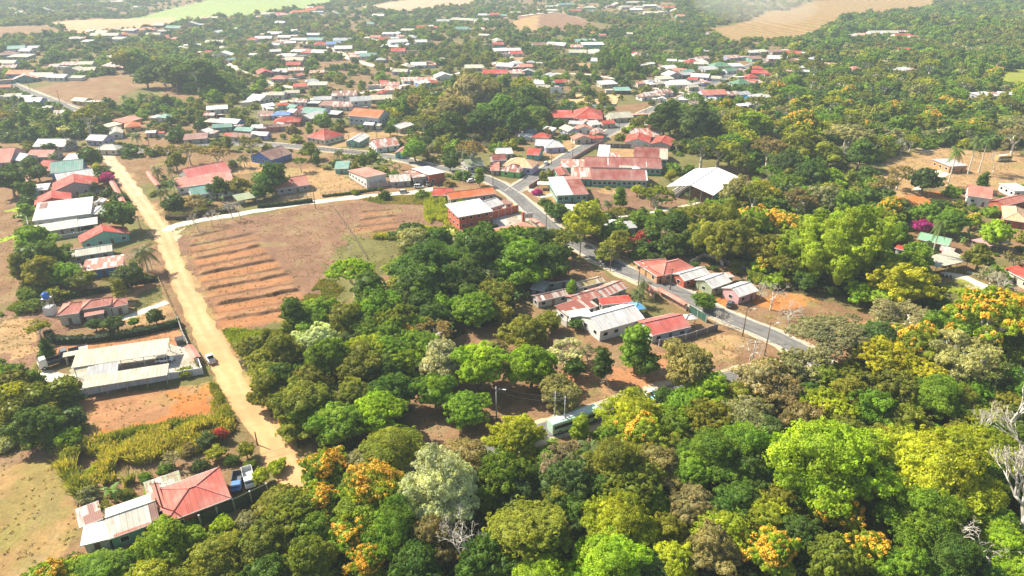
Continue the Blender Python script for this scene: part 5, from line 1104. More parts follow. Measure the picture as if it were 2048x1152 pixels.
def hedge(label, pts, h, w, col=(.035, .075, .022)):
    rs = np.random.RandomState(int(pts[0][0])); P = smooth_path([G(*p)[:2] for p in pts], 1.0); T = np.gradient(P, axis=0); T /= np.linalg.norm(T, axis=1)[:, None]; Nn = np.stack([-T[:, 1], T[:, 0]], 1)
    n = int(len(P)*170); i = rs.randint(0, len(P)-1, n); t = rs.rand(n, 1); base = P[i]*(1-t)+P[i+1]*t; th = rs.rand(n)*math.pi
    lump = .85+.3*vnoise(base[:, 0]*.9, base[:, 1]*.9)
    off = np.cos(th)*w/2*lump; up = np.clip(np.sin(th)*1.6, 0, 1)*h*lump
    Pn = np.stack([base[:, 0]+Nn[i, 0]*off, base[:, 1]+Nn[i, 1]*off, TH(base[:, 0], base[:, 1])+up*rs.uniform(.15, 1, n)**.4], 1)
    nn = unit(np.stack([Nn[i, 0]*np.cos(th), Nn[i, 1]*np.cos(th), np.sin(th)], 1)+rs.randn(n, 3)*.4)
    Q = leafquads(rs, Pn, nn, .30).reshape(-1, 3); sizes = np.full(n, 4); loops = np.arange(n*4)
    V = [Q]; k = len(P); prof = [(-.42, 0), (-.42, .75), (0, .88), (.42, .75), (.42, 0)]
    R = np.stack([np.stack([P[:, 0]+Nn[:, 0]*u*w, P[:, 1]+Nn[:, 1]*u*w, TH(P[:, 0], P[:, 1])+v*h], 1) for u, v in prof], 1).reshape(-1, 3); off0 = len(Q)
    ii = np.arange(k-1)[:, None]*5+np.arange(4)[None, :]; q = np.stack([ii, ii+5, ii+6, ii+1], -1).reshape(-1)+off0
    V.append(R); loops = np.concatenate([loops, q]); sizes = np.concatenate([sizes, np.full((k-1)*4, 4)])
    var = np.concatenate([.7+.6*rs.rand(n), np.full((k-1)*4, .6)])
    me = np_mesh('hedge', np.concatenate(V), sizes, loops, [M_LEAF], attrs={'var': ('FACE', 'FLOAT', var)})
    o = bpy.data.objects.new('hedge', me); COL.objects.link(o); o.color = (*col, 1); o['label'] = label; o['category'] = 'hedge'; o['group'] = 'clipped hedges'
def walls():
    fence('boundary_wall', 'red tile capped gate wall beside the white pickup', [(380, 704), (388, 716), (396, 729)], 1.9, (.5, .45, .4), 'cap')
    fence('boundary_wall', 'white panelled wall along the front of the cream carports', [(140, 797), (270, 771), (406, 748)], 1.9, (.62, .64, .68), 'panel', spacing=3.2)
    fence('boundary_wall', 'grey wall from the entrance gate up beside the dirt road', [(378, 697), (366, 672), (357, 645)], 1.8, (.34, .33, .32))
    fence('boundary_wall', 'yellow column fence along the villa garden', [(354, 642), (334, 600), (318, 562)], 1.6, (.55, .42, .17), 'rail', cat='fence', spacing=2.2)
    fence('boundary_wall', 'short white wall beside the entrance gate', [(406, 748), (396, 722)], 2.0, (.62, .62, .62), 'panel')
    fence('boundary_wall', 'red tile capped wall between the workshop yard and the dirt road', [(250, 418), (236, 390), (222, 367)], 2.3, (.5, .48, .45), 'cap')
    fence('boundary_wall', 'low grey block wall in front of the red roofed teal house', [(100, 482), (150, 474), (214, 462)], 1.6, (.36, .36, .38))
    fence('boundary_wall', 'pale wall at the field side of the white workshop', [(61, 468), (55, 440), (51, 405)], 2.0, (.55, .55, .53))
    fence('boundary_wall', 'dark green panel fence at the bottom yard', [(403, 1052), (470, 1020), (536, 988)], 2.6, (.045, .065, .035), 'wall', cat='fence')
    fence('boundary_wall', 'low pale fence with columns along the gravel lane', [(642, 391), (690, 384), (736, 376)], 1.3, (.6, .52, .45), 'rail', cat='fence', spacing=1.8)
    fence('boundary_wall', 'white columned fence in front of the pink roofed house', [(565, 400), (595, 396), (622, 392)], 1.3, (.6, .55, .5), 'rail', cat='fence', spacing=1.8)
    fence('boundary_wall', 'white and red gate wall of the salmon villa', [(738, 377), (757, 375), (775, 372), (796, 370)], 2.2, (.62, .42, .38), 'panel', spacing=4)
    fence('boundary_wall', 'white side wall of the salmon villa', [(738, 376), (718, 357), (700, 345)], 1.5, (.62, .6, .56), 'panel', spacing=3)
    fence('boundary_wall', 'bright orange red yard wall of the two storey house', [(984, 438), (1010, 431), (1036, 424)], 3.0, (.60, .13, .06))
    fence('boundary_wall', 'red tile capped wall beside the wide faded red roof', [(1060, 445), (1075, 455), (1088, 466)], 2.2, (.5, .45, .4), 'cap')
    fence('boundary_wall', 'faded pink school wall along the side street', [(1058, 377), (1085, 360), (1120, 336), (1160, 312), (1205, 285)], 1.6, (.50, .22, .19))
    fence('boundary_wall', 'grey stained wall behind the school yard', [(1212, 295), (1240, 296), (1262, 297)], 2.2, (.14, .13, .12))
    fence('boundary_wall', 'white stained gable wall behind the school yard', [(1263, 297), (1302, 299)], 3.2, (.6, .58, .55))
    fence('boundary_wall', 'low white wall of the school corner garden', [(1082, 404), (1096, 414), (1108, 424)], .8, (.6, .56, .48))
    fence('boundary_wall', 'dark grey block wall round the pink and red house', [(1318, 692), (1370, 681), (1434, 660)], 1.9, (.17, .17, .18))
    fence('boundary_wall', 'red tile capped street wall beside the veranda of palms', [(1316, 590), (1345, 606), (1372, 622)], 2.2, (.42, .26, .18), 'cap')
    fence('boundary_wall', 'short red tile capped wall near the blue canopy', [(1286, 580), (1297, 588), (1308, 598)], 2.2, (.42, .26, .18), 'cap')
    fence('boundary_wall', 'dark green mesh fence beside the street', [(1378, 624), (1395, 634), (1412, 645)], 2.3, (.02, .10, .07), 'wall', cat='fence')
    fence('boundary_wall', 'white rubble yard wall behind the salmon house', [(1380, 530), (1406, 515), (1430, 520), (1446, 533)], 1.6, (.6, .55, .47))
    fence('boundary_wall', 'weathered board fence beyond the rubble wall', [(1438, 522), (1475, 536), (1500, 545)], 1.4, (.3, .24, .2), cat='fence')
    fence('boundary_wall', 'white side wall of the rusty roof cluster', [(1106, 634), (1120, 646), (1134, 654)], 1.8, (.62, .60, .56))
    fence('boundary_wall', 'wire fence across the terraced field', [(668, 418), (705, 470), (735, 520)], 1.1, (.2, .15, .1), 'rail', cat='fence', spacing=3)
    fence('boundary_wall', 'blue painted rail fence on the village side street', [(1418, 163), (1436, 154), (1456, 144)], 2.5, (.05, .10, .35), 'wall', cat='fence')
    fence('boundary_wall', 'long white curb wall beside the brown field', [(20, 163), (100, 193), (180, 226)], 1.2, (.55, .5, .42))
    fence('boundary_wall', 'white post fence round the purple hill field', [(1125, 30), (1150, 36), (1178, 47)], 2, (.6, .55, .45), 'rail', cat='fence', spacing=8)
    fence('boundary_wall', 'wooden fence by the roadside brown lot', [(632, 300), (680, 304), (730, 312)], 1.3, (.3, .2, .15), 'rail', cat='fence', spacing=2)
    fence('boundary_wall', 'pale block wall by the gravel lane hedge', [(448, 414), (470, 410), (490, 406)], 1.0, (.6, .57, .5))
    fence('boundary_wall', 'red tile capped gate wall beside the dirt road', [(298, 352), (306, 365), (318, 380)], 2.1, (.45, .35, .3), 'cap')
    hedge('long curved dark hedge below the villa garden', [(98, 672), (112, 684), (150, 685), (210, 680), (280, 669), (362, 650)], 2.0, 2.2)
    hedge('dark hedge above the villa garden', [(66, 610), (100, 602), (150, 594), (195, 586), (240, 577), (262, 568), (312, 562)], 1.6, 2.0)
    hedge('low hedge along the gravel lane', [(516, 416), (560, 412), (625, 404)], 1.5, 1.8)
    hedge('low green verge hedge beside the column fence', [(645, 394), (700, 388), (760, 379)], .9, 1.6, (.07, .11, .03))
    hedge('tall dry hedge at the corner of the gravel lane', [(335, 438), (370, 438), (420, 428), (470, 422)], 2.0, 3, (.11, .10, .05))
    hedge('clipped hedge in front of the two storey house', [(930, 468), (960, 464), (995, 456)], 1.6, 1.8)
# ================================================================== THINGS
def utility_pole(px, py, hm, label, lamp=False, arm=True, mat=None, adj=None):
    p = G(px, py); e = empty('utility_pole', p, rnd.uniform(-.3, .3)); e['category'] = 'utility pole'; e['group'] = 'utility poles'
    if label: e['label'] = label
    else: LABELED.append((e, adj or 'slim utility pole'))
    MB().tube((0, 0, -.3), (0, 0, hm), .17, .11, 8).build('pole', mat or M_WOOD, e, smooth=True)
    if arm:
        MB().box(0, 0, hm-.5, 2.0, .12, .12).build('crossarm', M_WOOD, e)
        for x in (-.9, 0, .9): MB().tube((x, 0, hm-.44), (x, 0, hm-.2), .05, .03, 6).build('insulator', M_WHITE, e)
    if lamp:
        MB().tube((0, 0, hm-1), (1.6, 0, hm-.4), .04, .04, 6).build('lamp_arm', M_METAL, e); MB().box(1.9, 0, hm-.4, .7, .25, .14).build('lamp_head', M_WHITE, e)
    return (p.x, p.y, p.z+hm-.25)
def wire(a, b, label, sag=1.2, off=0):
    a = Vector(a); b = Vector(b); d = (b-a); n = Vector((-d.y, d.x, 0)).normalized()*off; mb = MB(); prev = None
    for k in range(13):
        t = k/12; p = a+d*t+n; p.z -= sag*4*t*(1-t)
        if prev is not None: mb.tube(prev, p, .022, .022, 3, cap=False)
        prev = p
    o = mb.build('power_line', M_WIRE); o['category'] = 'power line'; o['label'] = label; o['group'] = 'overhead power lines'
def poles():
    a = utility_pole(287, 480, 9, 'tall dark utility pole at the dirt road junction'); b = utility_pole(631, 417, 10, 'utility pole beside the gravel lane and terraced field')
    c = utility_pole(333, 1042, 9.5, 'utility pole rising through the faded red roof'); d = utility_pole(1529, 711, 10, 'utility pole with crossarm at the road merge', True)
    e = utility_pole(1485, 673, 9, 'street lamp pole beside the brown corner lot', True); f = utility_pole(1276, 577, 8, 'street pole at the salmon house driveway', True)
    g = utility_pole(1340, 580, 7.5, None); h = utility_pole(993, 840, 9, 'white utility pole among the middle grove', True, mat=M_METAL); i = utility_pole(1500, 745, 9, 'white pole at the pale dirt verge', mat=M_METAL)
    j = utility_pole(1103, 330, 8, 'utility pole at the cream corner shop'); k = utility_pole(986, 370, 7.5, 'utility pole at the street fork planting'); l = utility_pole(927, 366, 7, 'pale sign pole beside the parked white car', arm=False, mat=M_METAL)
    m = utility_pole(1092, 465, 7.5, 'utility pole beside the wide faded red roof'); n = utility_pole(1128, 860, 9, 'pale pole behind the green roofed bus', mat=M_METAL)
    o = utility_pole(1109, 850, 9, 'slim pole beside the green roofed bus', mat=M_METAL); q = utility_pole(567, 330, 7, None); r = utility_pole(755, 290, 7, None); s = utility_pole(515, 890, 3.5, 'short wooden post by the yellow reeds', arm=False)
    t_ = utility_pole(205, 318, 8, 'utility pole at the top end of the dirt road'); u = utility_pole(1872, 640, 16, 'tall leaning white pole by the bamboo', arm=False, mat=M_METAL) if False else None
    for xy in ((1145, 318), (1190, 290), (1238, 262), (1290, 236), (1345, 212), (700, 300), (870, 338), (1392, 612), (1220, 543), (1160, 512), (480, 292), (300, 298), (1440, 168), (620, 180), (560, 180), (60, 180), (120, 205)): utility_pole(xy[0], xy[1], 8, None)
    for (p_, q_, lb) in ((t_, a, 'overhead line down the upper dirt road'), (a, b, 'overhead line from the junction along the gravel lane'), (h, c, 'long overhead line across the middle grove'), (h, n, 'overhead line towards the green roofed bus'), (n, i, 'overhead line along the lower road'),
                         (d, e, 'overhead line between the road merge poles'), (e, f, 'overhead line beside the street cluster'), (f, m, 'overhead line up the street'), (m, k, 'overhead line to the street fork'), (k, j, 'overhead line at the street fork')):
        A_, B_ = Vector(p_), Vector(q_); n_ = Vector((-(B_-A_).y, (B_-A_).x, 0)).normalized(); M_ = (A_+B_)/2
        for k_ in (-.9, .9): wire(p_, q_, ('nearer' if ((M_+n_*k_).length < (M_-n_*k_).length) else 'farther')+' wire of the '+lb, off=k_)
    utility_pole(1590, 40, 1, None) if False else None
# -------- vehicles: body is lofted from cross sections along its length (local +x is the front)
def vehicle(px, py, heading_px, L_, W_, Hh, kind, col, label, name, cat, group=None, z=None, bed=None):
    p = G(px, py); q = G(*heading_px); ang = math.atan2(q.y-p.y, q.x-p.x); 
    if z: p.z += z
    else: p.z += .12
    e = empty(name, p, ang); e['category'] = cat; e['label'] = label
    if group: e['group'] = group
    hL, hW = L_/2, W_/2
    def ring(x, w, z0, z1, rr=.12): return [(x, -w+rr*.4, z0), (x, -w, z0+rr), (x, -w, z1-rr), (x, -w+rr, z1), (x, w-rr, z1), (x, w, z1-rr), (x, w, z0+rr), (x, w-rr*.4, z0)]
    wr = .33 if kind in ('car', 'pickup') else .48; belt = Hh*.56 if kind == 'car' else Hh*.55
    if kind == 'car':
        b = MB().loft([ring(-hL, hW*.86, .35, belt*.95), ring(-hL+.25, hW*.97, .25, belt), ring(-.2, hW, .22, belt), ring(hL-1.1, hW*.98, .22, belt*.94), ring(hL-.3, hW*.92, .26, belt*.80), ring(hL, hW*.8, .36, belt*.66)])
        b.build('body', M_PAINT, e, col, True)
        c = MB().loft([ring(-hL+.15, hW*.78, belt-.05, belt+.05, .02), ring(-hL+.55, hW*.76, belt-.05, Hh-.07, .1), ring(-.1, hW*.78, belt-.05, Hh, .1), ring(.55, hW*.76, belt-.05, Hh-.06, .1), ring(1.25, hW*.8, belt-.1, belt, .02)]); c.build('cabin', M_GLASS, e, None, True)
        MB().loft([ring(-hL+.5, hW*.70, Hh-.05, Hh-.01, .015), ring(-.1, hW*.73, Hh-.02, Hh+.04, .02), ring(.55, hW*.70, Hh-.06, Hh-.02, .015)]).build('roof', M_PAINT, e, col)
        for x in (-.95, .15):
            for s in (-1, 1): MB().tube((x-.05, s*hW*.83, belt-.03), (x+.05, s*hW*.735, Hh-.02), .055, .05, 5).build('pillar', M_PAINT, e, col)
        ax = (hL-.85, -hL+.8)
    elif kind == 'pickup':
        b = MB().loft([ring(-hL, hW*.94, .45, belt*.96), ring(-.1, hW, .40, belt), ring(hL-1.2, hW, .38, belt), ring(hL-.25, hW*.94, .40, belt*.88), ring(hL, hW*.86, .48, belt*.72)]); b.build('body', M_PAINT, e, col, True)
        MB().loft([ring(-.15, hW*.84, belt-.05, belt+.04, .02), ring(0, hW*.8, belt-.05, Hh-.05, .08), ring(.9, hW*.78, belt-.05, Hh-.02, .08), ring(1.55, hW*.84, belt-.08, belt+.02, .02)]).build('cabin', M_GLASS, e)
        MB().loft([ring(-.06, hW*.82, Hh-.10, Hh, .02), ring(1.05, hW*.80, Hh-.06, Hh+.03, .02)]).build('roof', M_PAINT, e, col)
        MB().box(-hL/2-.1, 0, belt+.02, hL-.35, W_*.78, .05).build('cargo_bed', M_DARK, e)
        ax = (hL-.9, -hL+.95)
    elif kind == 'truck':
        MB().box(0, 0, .75, L_*.96, W_*.5, .25).build('chassis', M_DARK, e)
        cab = MB().loft([ring(hL-1.9, hW*.96, .6, Hh), ring(hL-.6, hW*.96, .6, Hh), ring(hL-.1, hW*.92, .6, Hh*.62), ring(hL, hW*.9, .65, Hh*.55)]); cab.build('cab', M_PAINT, e, col)
        MB().box(hL-.33, 0, Hh*.78, .12, W_*.8, Hh*.25).build('windscreen', M_GLASS, e)
        bd = MB(); bh = Hh*1.05
        bd.box(-1.05, 0, .75+.12, L_-2.3, W_, .2)
        for s in (-1, 1): bd.box(-1.05, s*(hW-.05), 1.4, L_-2.3, .09, 1.0)
        bd.box(-hL+.1, 0, 1.4, .09, W_-.2, 1.0); bd.build('cargo_bed', M_MATTE, e, bed or tuple(min(.8, c*.8+.05) for c in col)); ax = (hL-1.0, -hL+1.3)
    elif kind in ('bus', 'box'):
        b = MB().loft([ring(-hL, hW*.97, .45, Hh-.05, .15), ring(-hL+.2, hW, .4, Hh, .15), ring(hL-.25, hW, .4, Hh, .15), ring(hL, hW*.95, .5, Hh-.15, .15)]); b.build('body', M_PAINT, e, col)
        for s in (-1, 1): MB().box(0, s*hW, Hh*.66, L_-.9, .06, Hh*.26).build('side_window', M_GLASS, e)
        MB().box(hL-.02, 0, Hh*.64, .08, W_*.84, Hh*.34).build('windscreen', M_GLASS, e); MB().box(-.5, 0, Hh+.08, L_*.55, W_*.5, .16).build('roof_hatch', M_WHITE, e); ax = (hL-1.6, -hL+1.9)
    for x in ax:
        for s in (-1, 1):
            w = MB().tube((0, -.12, 0), (0, .12, 0), wr, wr, 14).build('wheel', M_TYRE, e, smooth=False); w.location = (x, s*(hW-.1), wr)
            MB().tube((0, -.135, 0), (0, .135, 0), wr*.55, wr*.55, 10).build('rim', M_RIM, w)
    for s in (-1, 1): MB().box(hL-.06, s*hW*.62, .68 if kind in ('car', 'pickup') else .95, .1, .32, .16).build('headlight', M_LAMP, e)
    for s in (-1, 1): MB().box(-hL+.03, s*hW*.72, .8 if kind in ('car', 'pickup') else 1.0, .08, .22, .16).build('tail_light', M_MATTE, e, (.4, .01, .01))
    FOOT.append((p.x, p.y, ang, hL, hW)); return e
def vehicles():
    W_ = (.80, .80, .78)
    vehicle(330, 723, (347, 721), 4.3, 1.8, 1.5, 'car', W_, 'white hatchback parked on the gravel between the cream carports', 'parked_car', 'car')
    vehicle(422, 722, (412, 706), 4.9, 1.8, 1.55, 'pickup', W_, 'white pickup with dark open bed beside the entrance gate', 'pickup_truck', 'pickup')
    vehicle(476, 972, (474, 985), 4.9, 1.9, 1.8, 'truck', (.10, .22, .50), 'blue and white small truck in the bottom yard', 'small_truck', 'truck', bed=(.10, .11, .12))
    vehicle(499, 964, (503, 980), 5.6, 2.0, 2.2, 'truck', (.72, .72, .70), 'white small truck next to the blue truck', 'small_truck', 'truck')
    vehicle(118, 728, (96, 735), 8.5, 2.4, 2.9, 'truck', (.60, .60, .58), 'dark bedded lorry with a white cab at the yard entrance', 'lorry', 'lorry', bed=(.04, .04, .045))
    vehicle(150, 712, (135, 716), 6.5, 2.3, 2.6, 'truck', (.10, .10, .11), 'dark truck under the narrow cream shelter', 'lorry', 'lorry')
    vehicle(176, 456, (160, 458), 4.3, 1.8, 1.5, 'car', (.05, .05, .06), 'dark car under the white car port roof', 'parked_car', 'car')
    vehicle(218, 412, (224, 408), 3.4, 1.7, 2.1, 'truck', (.60, .38, .05), 'small yellow tractor in the workshop yard', 'yellow_tractor', 'tractor')
    vehicle(943, 364, (957, 361), 4.3, 1.8, 1.45, 'car', W_, 'white car parked beside the street fork', 'parked_car', 'car')
    vehicle(838, 376, (852, 376), 4.4, 1.8, 1.6, 'car', (.62, .64, .62), 'pale silver car at the end of the gravel lane', 'parked_car', 'car')
    vehicle(808, 386, (822, 385), 4.2, 1.7, 1.4, 'car', (.55, .55, .53), 'low grey car on the gravel lane', 'parked_car', 'car')
    vehicle(856, 371, (850, 362), 4.8, 1.8, 1.7, 'pickup', (.22, .23, .24), 'grey pickup in front of the orange walled house', 'pickup_truck', 'pickup')
    vehicle(985, 342, (995, 342), 4.2, 1.8, 1.6, 'car', (.10, .10, .11), 'dark car under the pale pink lean-to', 'parked_car', 'car')
    vehicle(1092, 329, (1096, 325), 4.3, 1.8, 1.5, 'car', W_, 'white car at the corner shop side wall', 'parked_car', 'car')
    vehicle(1460, 612, (1466, 603), 4.3, 1.8, 1.6, 'car', (.09, .10, .11), 'dark grey car beside the last white gabled house', 'parked_car', 'car')
    vehicle(1306, 790, (1330, 783), 4.6, 1.85, 1.55, 'car', (.50, .53, .55), 'silver car parked on the verge of the lower road', 'parked_car', 'car')
    vehicle(1320, 797, (1345, 790), 4.6, 1.85, 1.55, 'car', (.10, .42, .40), 'teal car parked behind the silver car', 'parked_car', 'car')
    vehicle(1148, 851, (1195, 835), 12.5, 2.6, 3.1, 'bus', (.42, .62, .50), 'pale green and white bus on the lower road among trees', 'passenger_bus', 'bus')
    vehicle(765, 246, (772, 243), 4.8, 1.9, 1.8, 'pickup', (.35, .37, .40), 'grey pickup beside the white annex of the church hall', 'pickup_truck', 'pickup')
    vehicle(773, 262, (777, 258), 4.2, 1.8, 1.6, 'car', (.60, .60, .60), 'silver car at the corner of the white bungalow', 'parked_car', 'car')
    vehicle(2005, 322, (2020, 321), 8, 2.4, 2.8, 'bus', (.55, .38, .14), 'rusty yellow old bus at the end of the orange lot', 'derelict_bus', 'bus')
    for k, (x, y) in enumerate(((1885, 553), (1893, 555), (1901, 556))):
        p = G(x, y); e = empty('motorbike', p, 1.2+.1*k); e['category'] = 'motorbike'; e['group'] = 'motorbikes under the white open carport'; e['label'] = ['first dark motorbike from the bamboo side under the white open carport', 'middle dark motorbike under the white open carport', 'last dark motorbike, beside the gravel drive, under the white open carport'][k]
        for s in (-.65, .65): MB().tube((s, -.05, .3), (s, .05, .3), .3, .3, 12).build('wheel', M_TYRE, e)
        MB().loft([[(-.7, -.1, .6), (-.7, .1, .6), (-.7, .1, .75), (-.7, -.1, .75)], [(0, -.16, .45), (0, .16, .45), (0, .16, .85), (0, -.16, .85)], [(.5, -.08, .6), (.5, .08, .6), (.5, .08, .95), (.5, -.08, .95)]]).build('body', M_PAINT, e, (.05, .05, .06)); MB().tube((.55, -.35, 1.0), (.55, .35, 1.0), .02).build('handlebar', M_METAL, e)
def water_tower():
    p = G(103, 628); e = empty('water_tower', p); e['category'] = 'water tower'; e['label'] = 'steel tower with a blue water tank above a white box tank'
    fr = MB()
    for sx in (-1, 1):
        for sy in (-1, 1): fr.tube((sx*1.15, sy*1.15, -.2), (sx*.95, sy*.95, 5.2), .08, .08, 6)
    for z in (2.6, 5.1):
        for s in (-1, 1): fr.box(0, s, z, 2.1, .1, .12); fr.box(s, 0, z, .1, 2.1, .12)
    for s in (-1, 1): fr.tube((-1.1, s*1.05, 2.7), (1.0, s*1.0, 5), .04); fr.tube((1.1, s*1.05, 2.7), (-1.0, s*1.0, 5), .04)
    fr.build('frame', M_METAL, e)
    MB().box(0, 0, 1.25, 2.5, 2.5, 2.5).build('box_tank', M_MATTE, e, (.62, .62, .62), bevel=.08)
    MB().box(0, 0, 5.2, 2.1, 2.1, .1).build('platform', M_METAL, e)
    def cyl(name, prof, mat, col, parent, n=20, at=(0, 0, 0)):
        mb = MB(); mb.loft([[(at[0]+r*math.cos(2*math.pi*i/n), at[1]+r*math.sin(2*math.pi*i/n), z) for i in range(n)] for r, z in prof]); return mb.build(name, mat, parent, col, True)
    t = cyl('water_tank', [(.85, 5.25), (.9, 5.4), (.9, 5.9), (.86, 5.95), (.9, 6.0), (.9, 6.5), (.8, 6.7), (.3, 6.95)], M_MATTE, (.03, .16, .60), e); cyl('lid', [(.3, 6.94), (.3, 7.05), (.1, 7.08)], M_MATTE, (.03, .12, .5), t)
    for x, y, lab in ((73, 397, 'black water tank beside the red gable roof'), (1091, 366, 'black water tank above a teal box by the school wall')):
        p = G(x, y); e = empty('water_tank', p); e['category'] = 'water tank'; e['label'] = lab
        MB().box(0, 0, 1.6, 1.6, 1.6, 3.2).build('stand', M_MATTE, e, (.12, .38, .34)); cyl('tank', [(.75, 3.21), (.8, 3.5), (.8, 4.2), (.7, 4.5), (.2, 4.7)], M_MATTE, (.02, .02, .02), e)
    # green party tent
    p = G(179, 412); e = empty('party_tent', p, .2); e['category'] = 'tent'; e['label'] = 'green and white pyramid tent in the workshop yard'
    for sx in (-1, 1):
        for sy in (-1, 1): MB().tube((sx*1.9, sy*1.9, 0), (sx*1.9, sy*1.9, 2.3), .04).build('leg', M_METAL, e)
    mb = MB(); mb.v = [(-2, -2, 2.3), (2, -2, 2.3), (2, 2, 2.3), (-2, 2, 2.3), (0, 0, 3.5), (-2, -2, 2.0), (2, -2, 2.0), (2, 2, 2.0), (-2, 2, 2.0), (0, 0, 3.42)]
    mb.f = [(0, 1, 4), (1, 2, 4), (2, 3, 4), (3, 0, 4), (0, 5, 6, 1), (1, 6, 7, 2), (2, 7, 8, 3), (3, 8, 5, 0), (6, 5, 9), (7, 6, 9), (8, 7, 9), (5, 8, 9)]
    mb.build('tent_canopy', M_MATTE, e, (.02, .38, .18)); 
    # dog kennel
    p = G(361, 687); e = empty('dog_kennel', p, .5); e['category'] = 'kennel'; e['label'] = 'small dark kennel at the corner of the walled yard'
    MB().box(0, 0, .8, 1.8, 1.6, 1.6).build('wall', M_MATTE, e, (.10, .10, .10)); mb = MB(); mb.slab([(-1.1, -1.0, 1.6), (1.1, -1.0, 1.6), (1.1, 0, 2.2), (-1.1, 0, 2.2)], .08); mb.slab([(-1.1, 0.001, 2.2), (1.1, 0.001, 2.2), (1.1, 1, 1.6), (-1.1, 1, 1.6)], .08); mb.build('roof', M_MATTE, e, (.13, .13, .13))
    # white roadside box and sign
    p = G(1086, 403); e = empty('white_kiosk', p, .4); e['category'] = 'kiosk'; e['label'] = 'small white roadside box at the school corner garden'
    MB().box(0, 0, 1.0, 1.5, 1.3, 2.0).build('body', M_MATTE, e, (.7, .72, .68)); MB().box(0, 0, 2.06, 1.9, 1.6, .12).build('roof', M_WHITE, e); MB().box(0, -.66, 1.2, .8, .06, .6).build('window', M_GLASS, e)
    p = G(1057, 456); e = empty('shop_sign', p, .3); e['category'] = 'sign'; e['label'] = 'white board sign standing over the wide faded red roof'
    for x in (-1.2, 1.2): MB().tube((x, 0, 0), (x, 0, 4.0), .07).build('post', M_METAL, e)
    MB().box(0, 0, 5.0, 3.4, .14, 2.0).build('board', M_WHITE, e); mb = MB()
    for i in range(4): mb.box(-1.2+i*.75, -.085, 4.9, .5, .03, .9)
    mb.build('dark_marks', M_METAL, e)
    MB().box(-1.9, .6, 4.2, .9, 1.1, 4.2).build('chimney_block', M_WALL, e, RC['R'])
def sports_field():
    def sheet(name, pts, z, col, kind='structure'):
        Q = []
        for i in range(len(pts)):
            a, b = pts[i], pts[(i+1) % len(pts)]
            for k in range(8): Q.append((a[0]+(b[0]-a[0])*k/8, a[1]+(b[1]-a[1])*k/8))
        W3 = [G(*q) for q in Q]; zz = sum(w.z for w in W3)/len(W3)+z; mb = MB(); mb.v = [(w.x, w.y, zz) for w in W3]+[(w.x, w.y, zz-3) for w in W3]; n = len(W3)
        mb.f = [tuple(range(n))[::-1] if False else tuple(range(n))]+[(i, i+n, (i+1) % n+n, (i+1) % n) for i in range(n)]; o = mb.build(name, simple(name+'_surface', col, .9, 0, .15, .15)); o['kind'] = kind; return zz
    sheet('clay_pitch', [(1126, 208), (1233, 209), (1240, 190), (1142, 190)], .35, (.55, .36, .17))
    sheet('green_pitch', [(1110, 221), (1222, 218), (1232, 210), (1125, 209)], .30, (.10, .15, .13))
    z0 = G(1180, 205).z
    def mfence(lab, pts, h=5):
        P = [G(*p) for p in pts]; e = empty('mesh_fence', P[0]); e['category'] = 'fence'; e['label'] = lab; e['group'] = 'tall fences round the sports field'; rail = MB(); n_ = 0
        for i in range(len(P)-1):
            a, b = P[i]-P[0], P[i+1]-P[0]; d = b-a; n = max(1, int(d.length/5)); 
            for z in (h*.5, h): rail.tube((a.x, a.y, a.z+z), (b.x, b.y, b.z+z), .05, .05, 4)
            for k in range(n+1):
                p = a+d*k/n; inst('post', UB_POST, e, (p.x, p.y, p.z+h/2), sc=(.12, .12, h+.4))
        rail.build('rail', M_METAL, e)
    mfence('tall mesh fence along the near edge of the green pitch', [(1100, 222), (1165, 221), (1226, 219)]); mfence('tall mesh fence between the clay and green pitches', [(1126, 209), (1180, 209), (1232, 209)])
    mfence('tall mesh fence behind the clay pitch', [(1140, 189), (1190, 189), (1242, 189)]); mfence('tall mesh fence on the board side of the pitches', [(1096, 222), (1118, 205), (1138, 188)])
    p = G(1112, 195); e = empty('scoreboard', p, .1); e['category'] = 'board'; e['label'] = 'white board standing at the corner of the sports field'
    for x in (-2.5, 2.5): MB().tube((x, 0, -1), (x, 0, 3), .12).build('post', M_METAL, e)
    MB().box(0, 0, 5, 8, .3, 4.4).build('board', M_WHITE, e)
    # lying pipes and log pile near the drive
    p = G(1962, 552); e = empty('pipe_pile', p, -.8); e['category'] = 'pipe pile'; e['label'] = 'pile of long grey pipes beside the gravel drive'
    for i in range(6): MB().tube((-4, .3*i-.9, .2+.15*(i % 2)), (4, .3*i-.7, .2+.15*(i % 2)), .13).build('pipe', M_METAL, e)
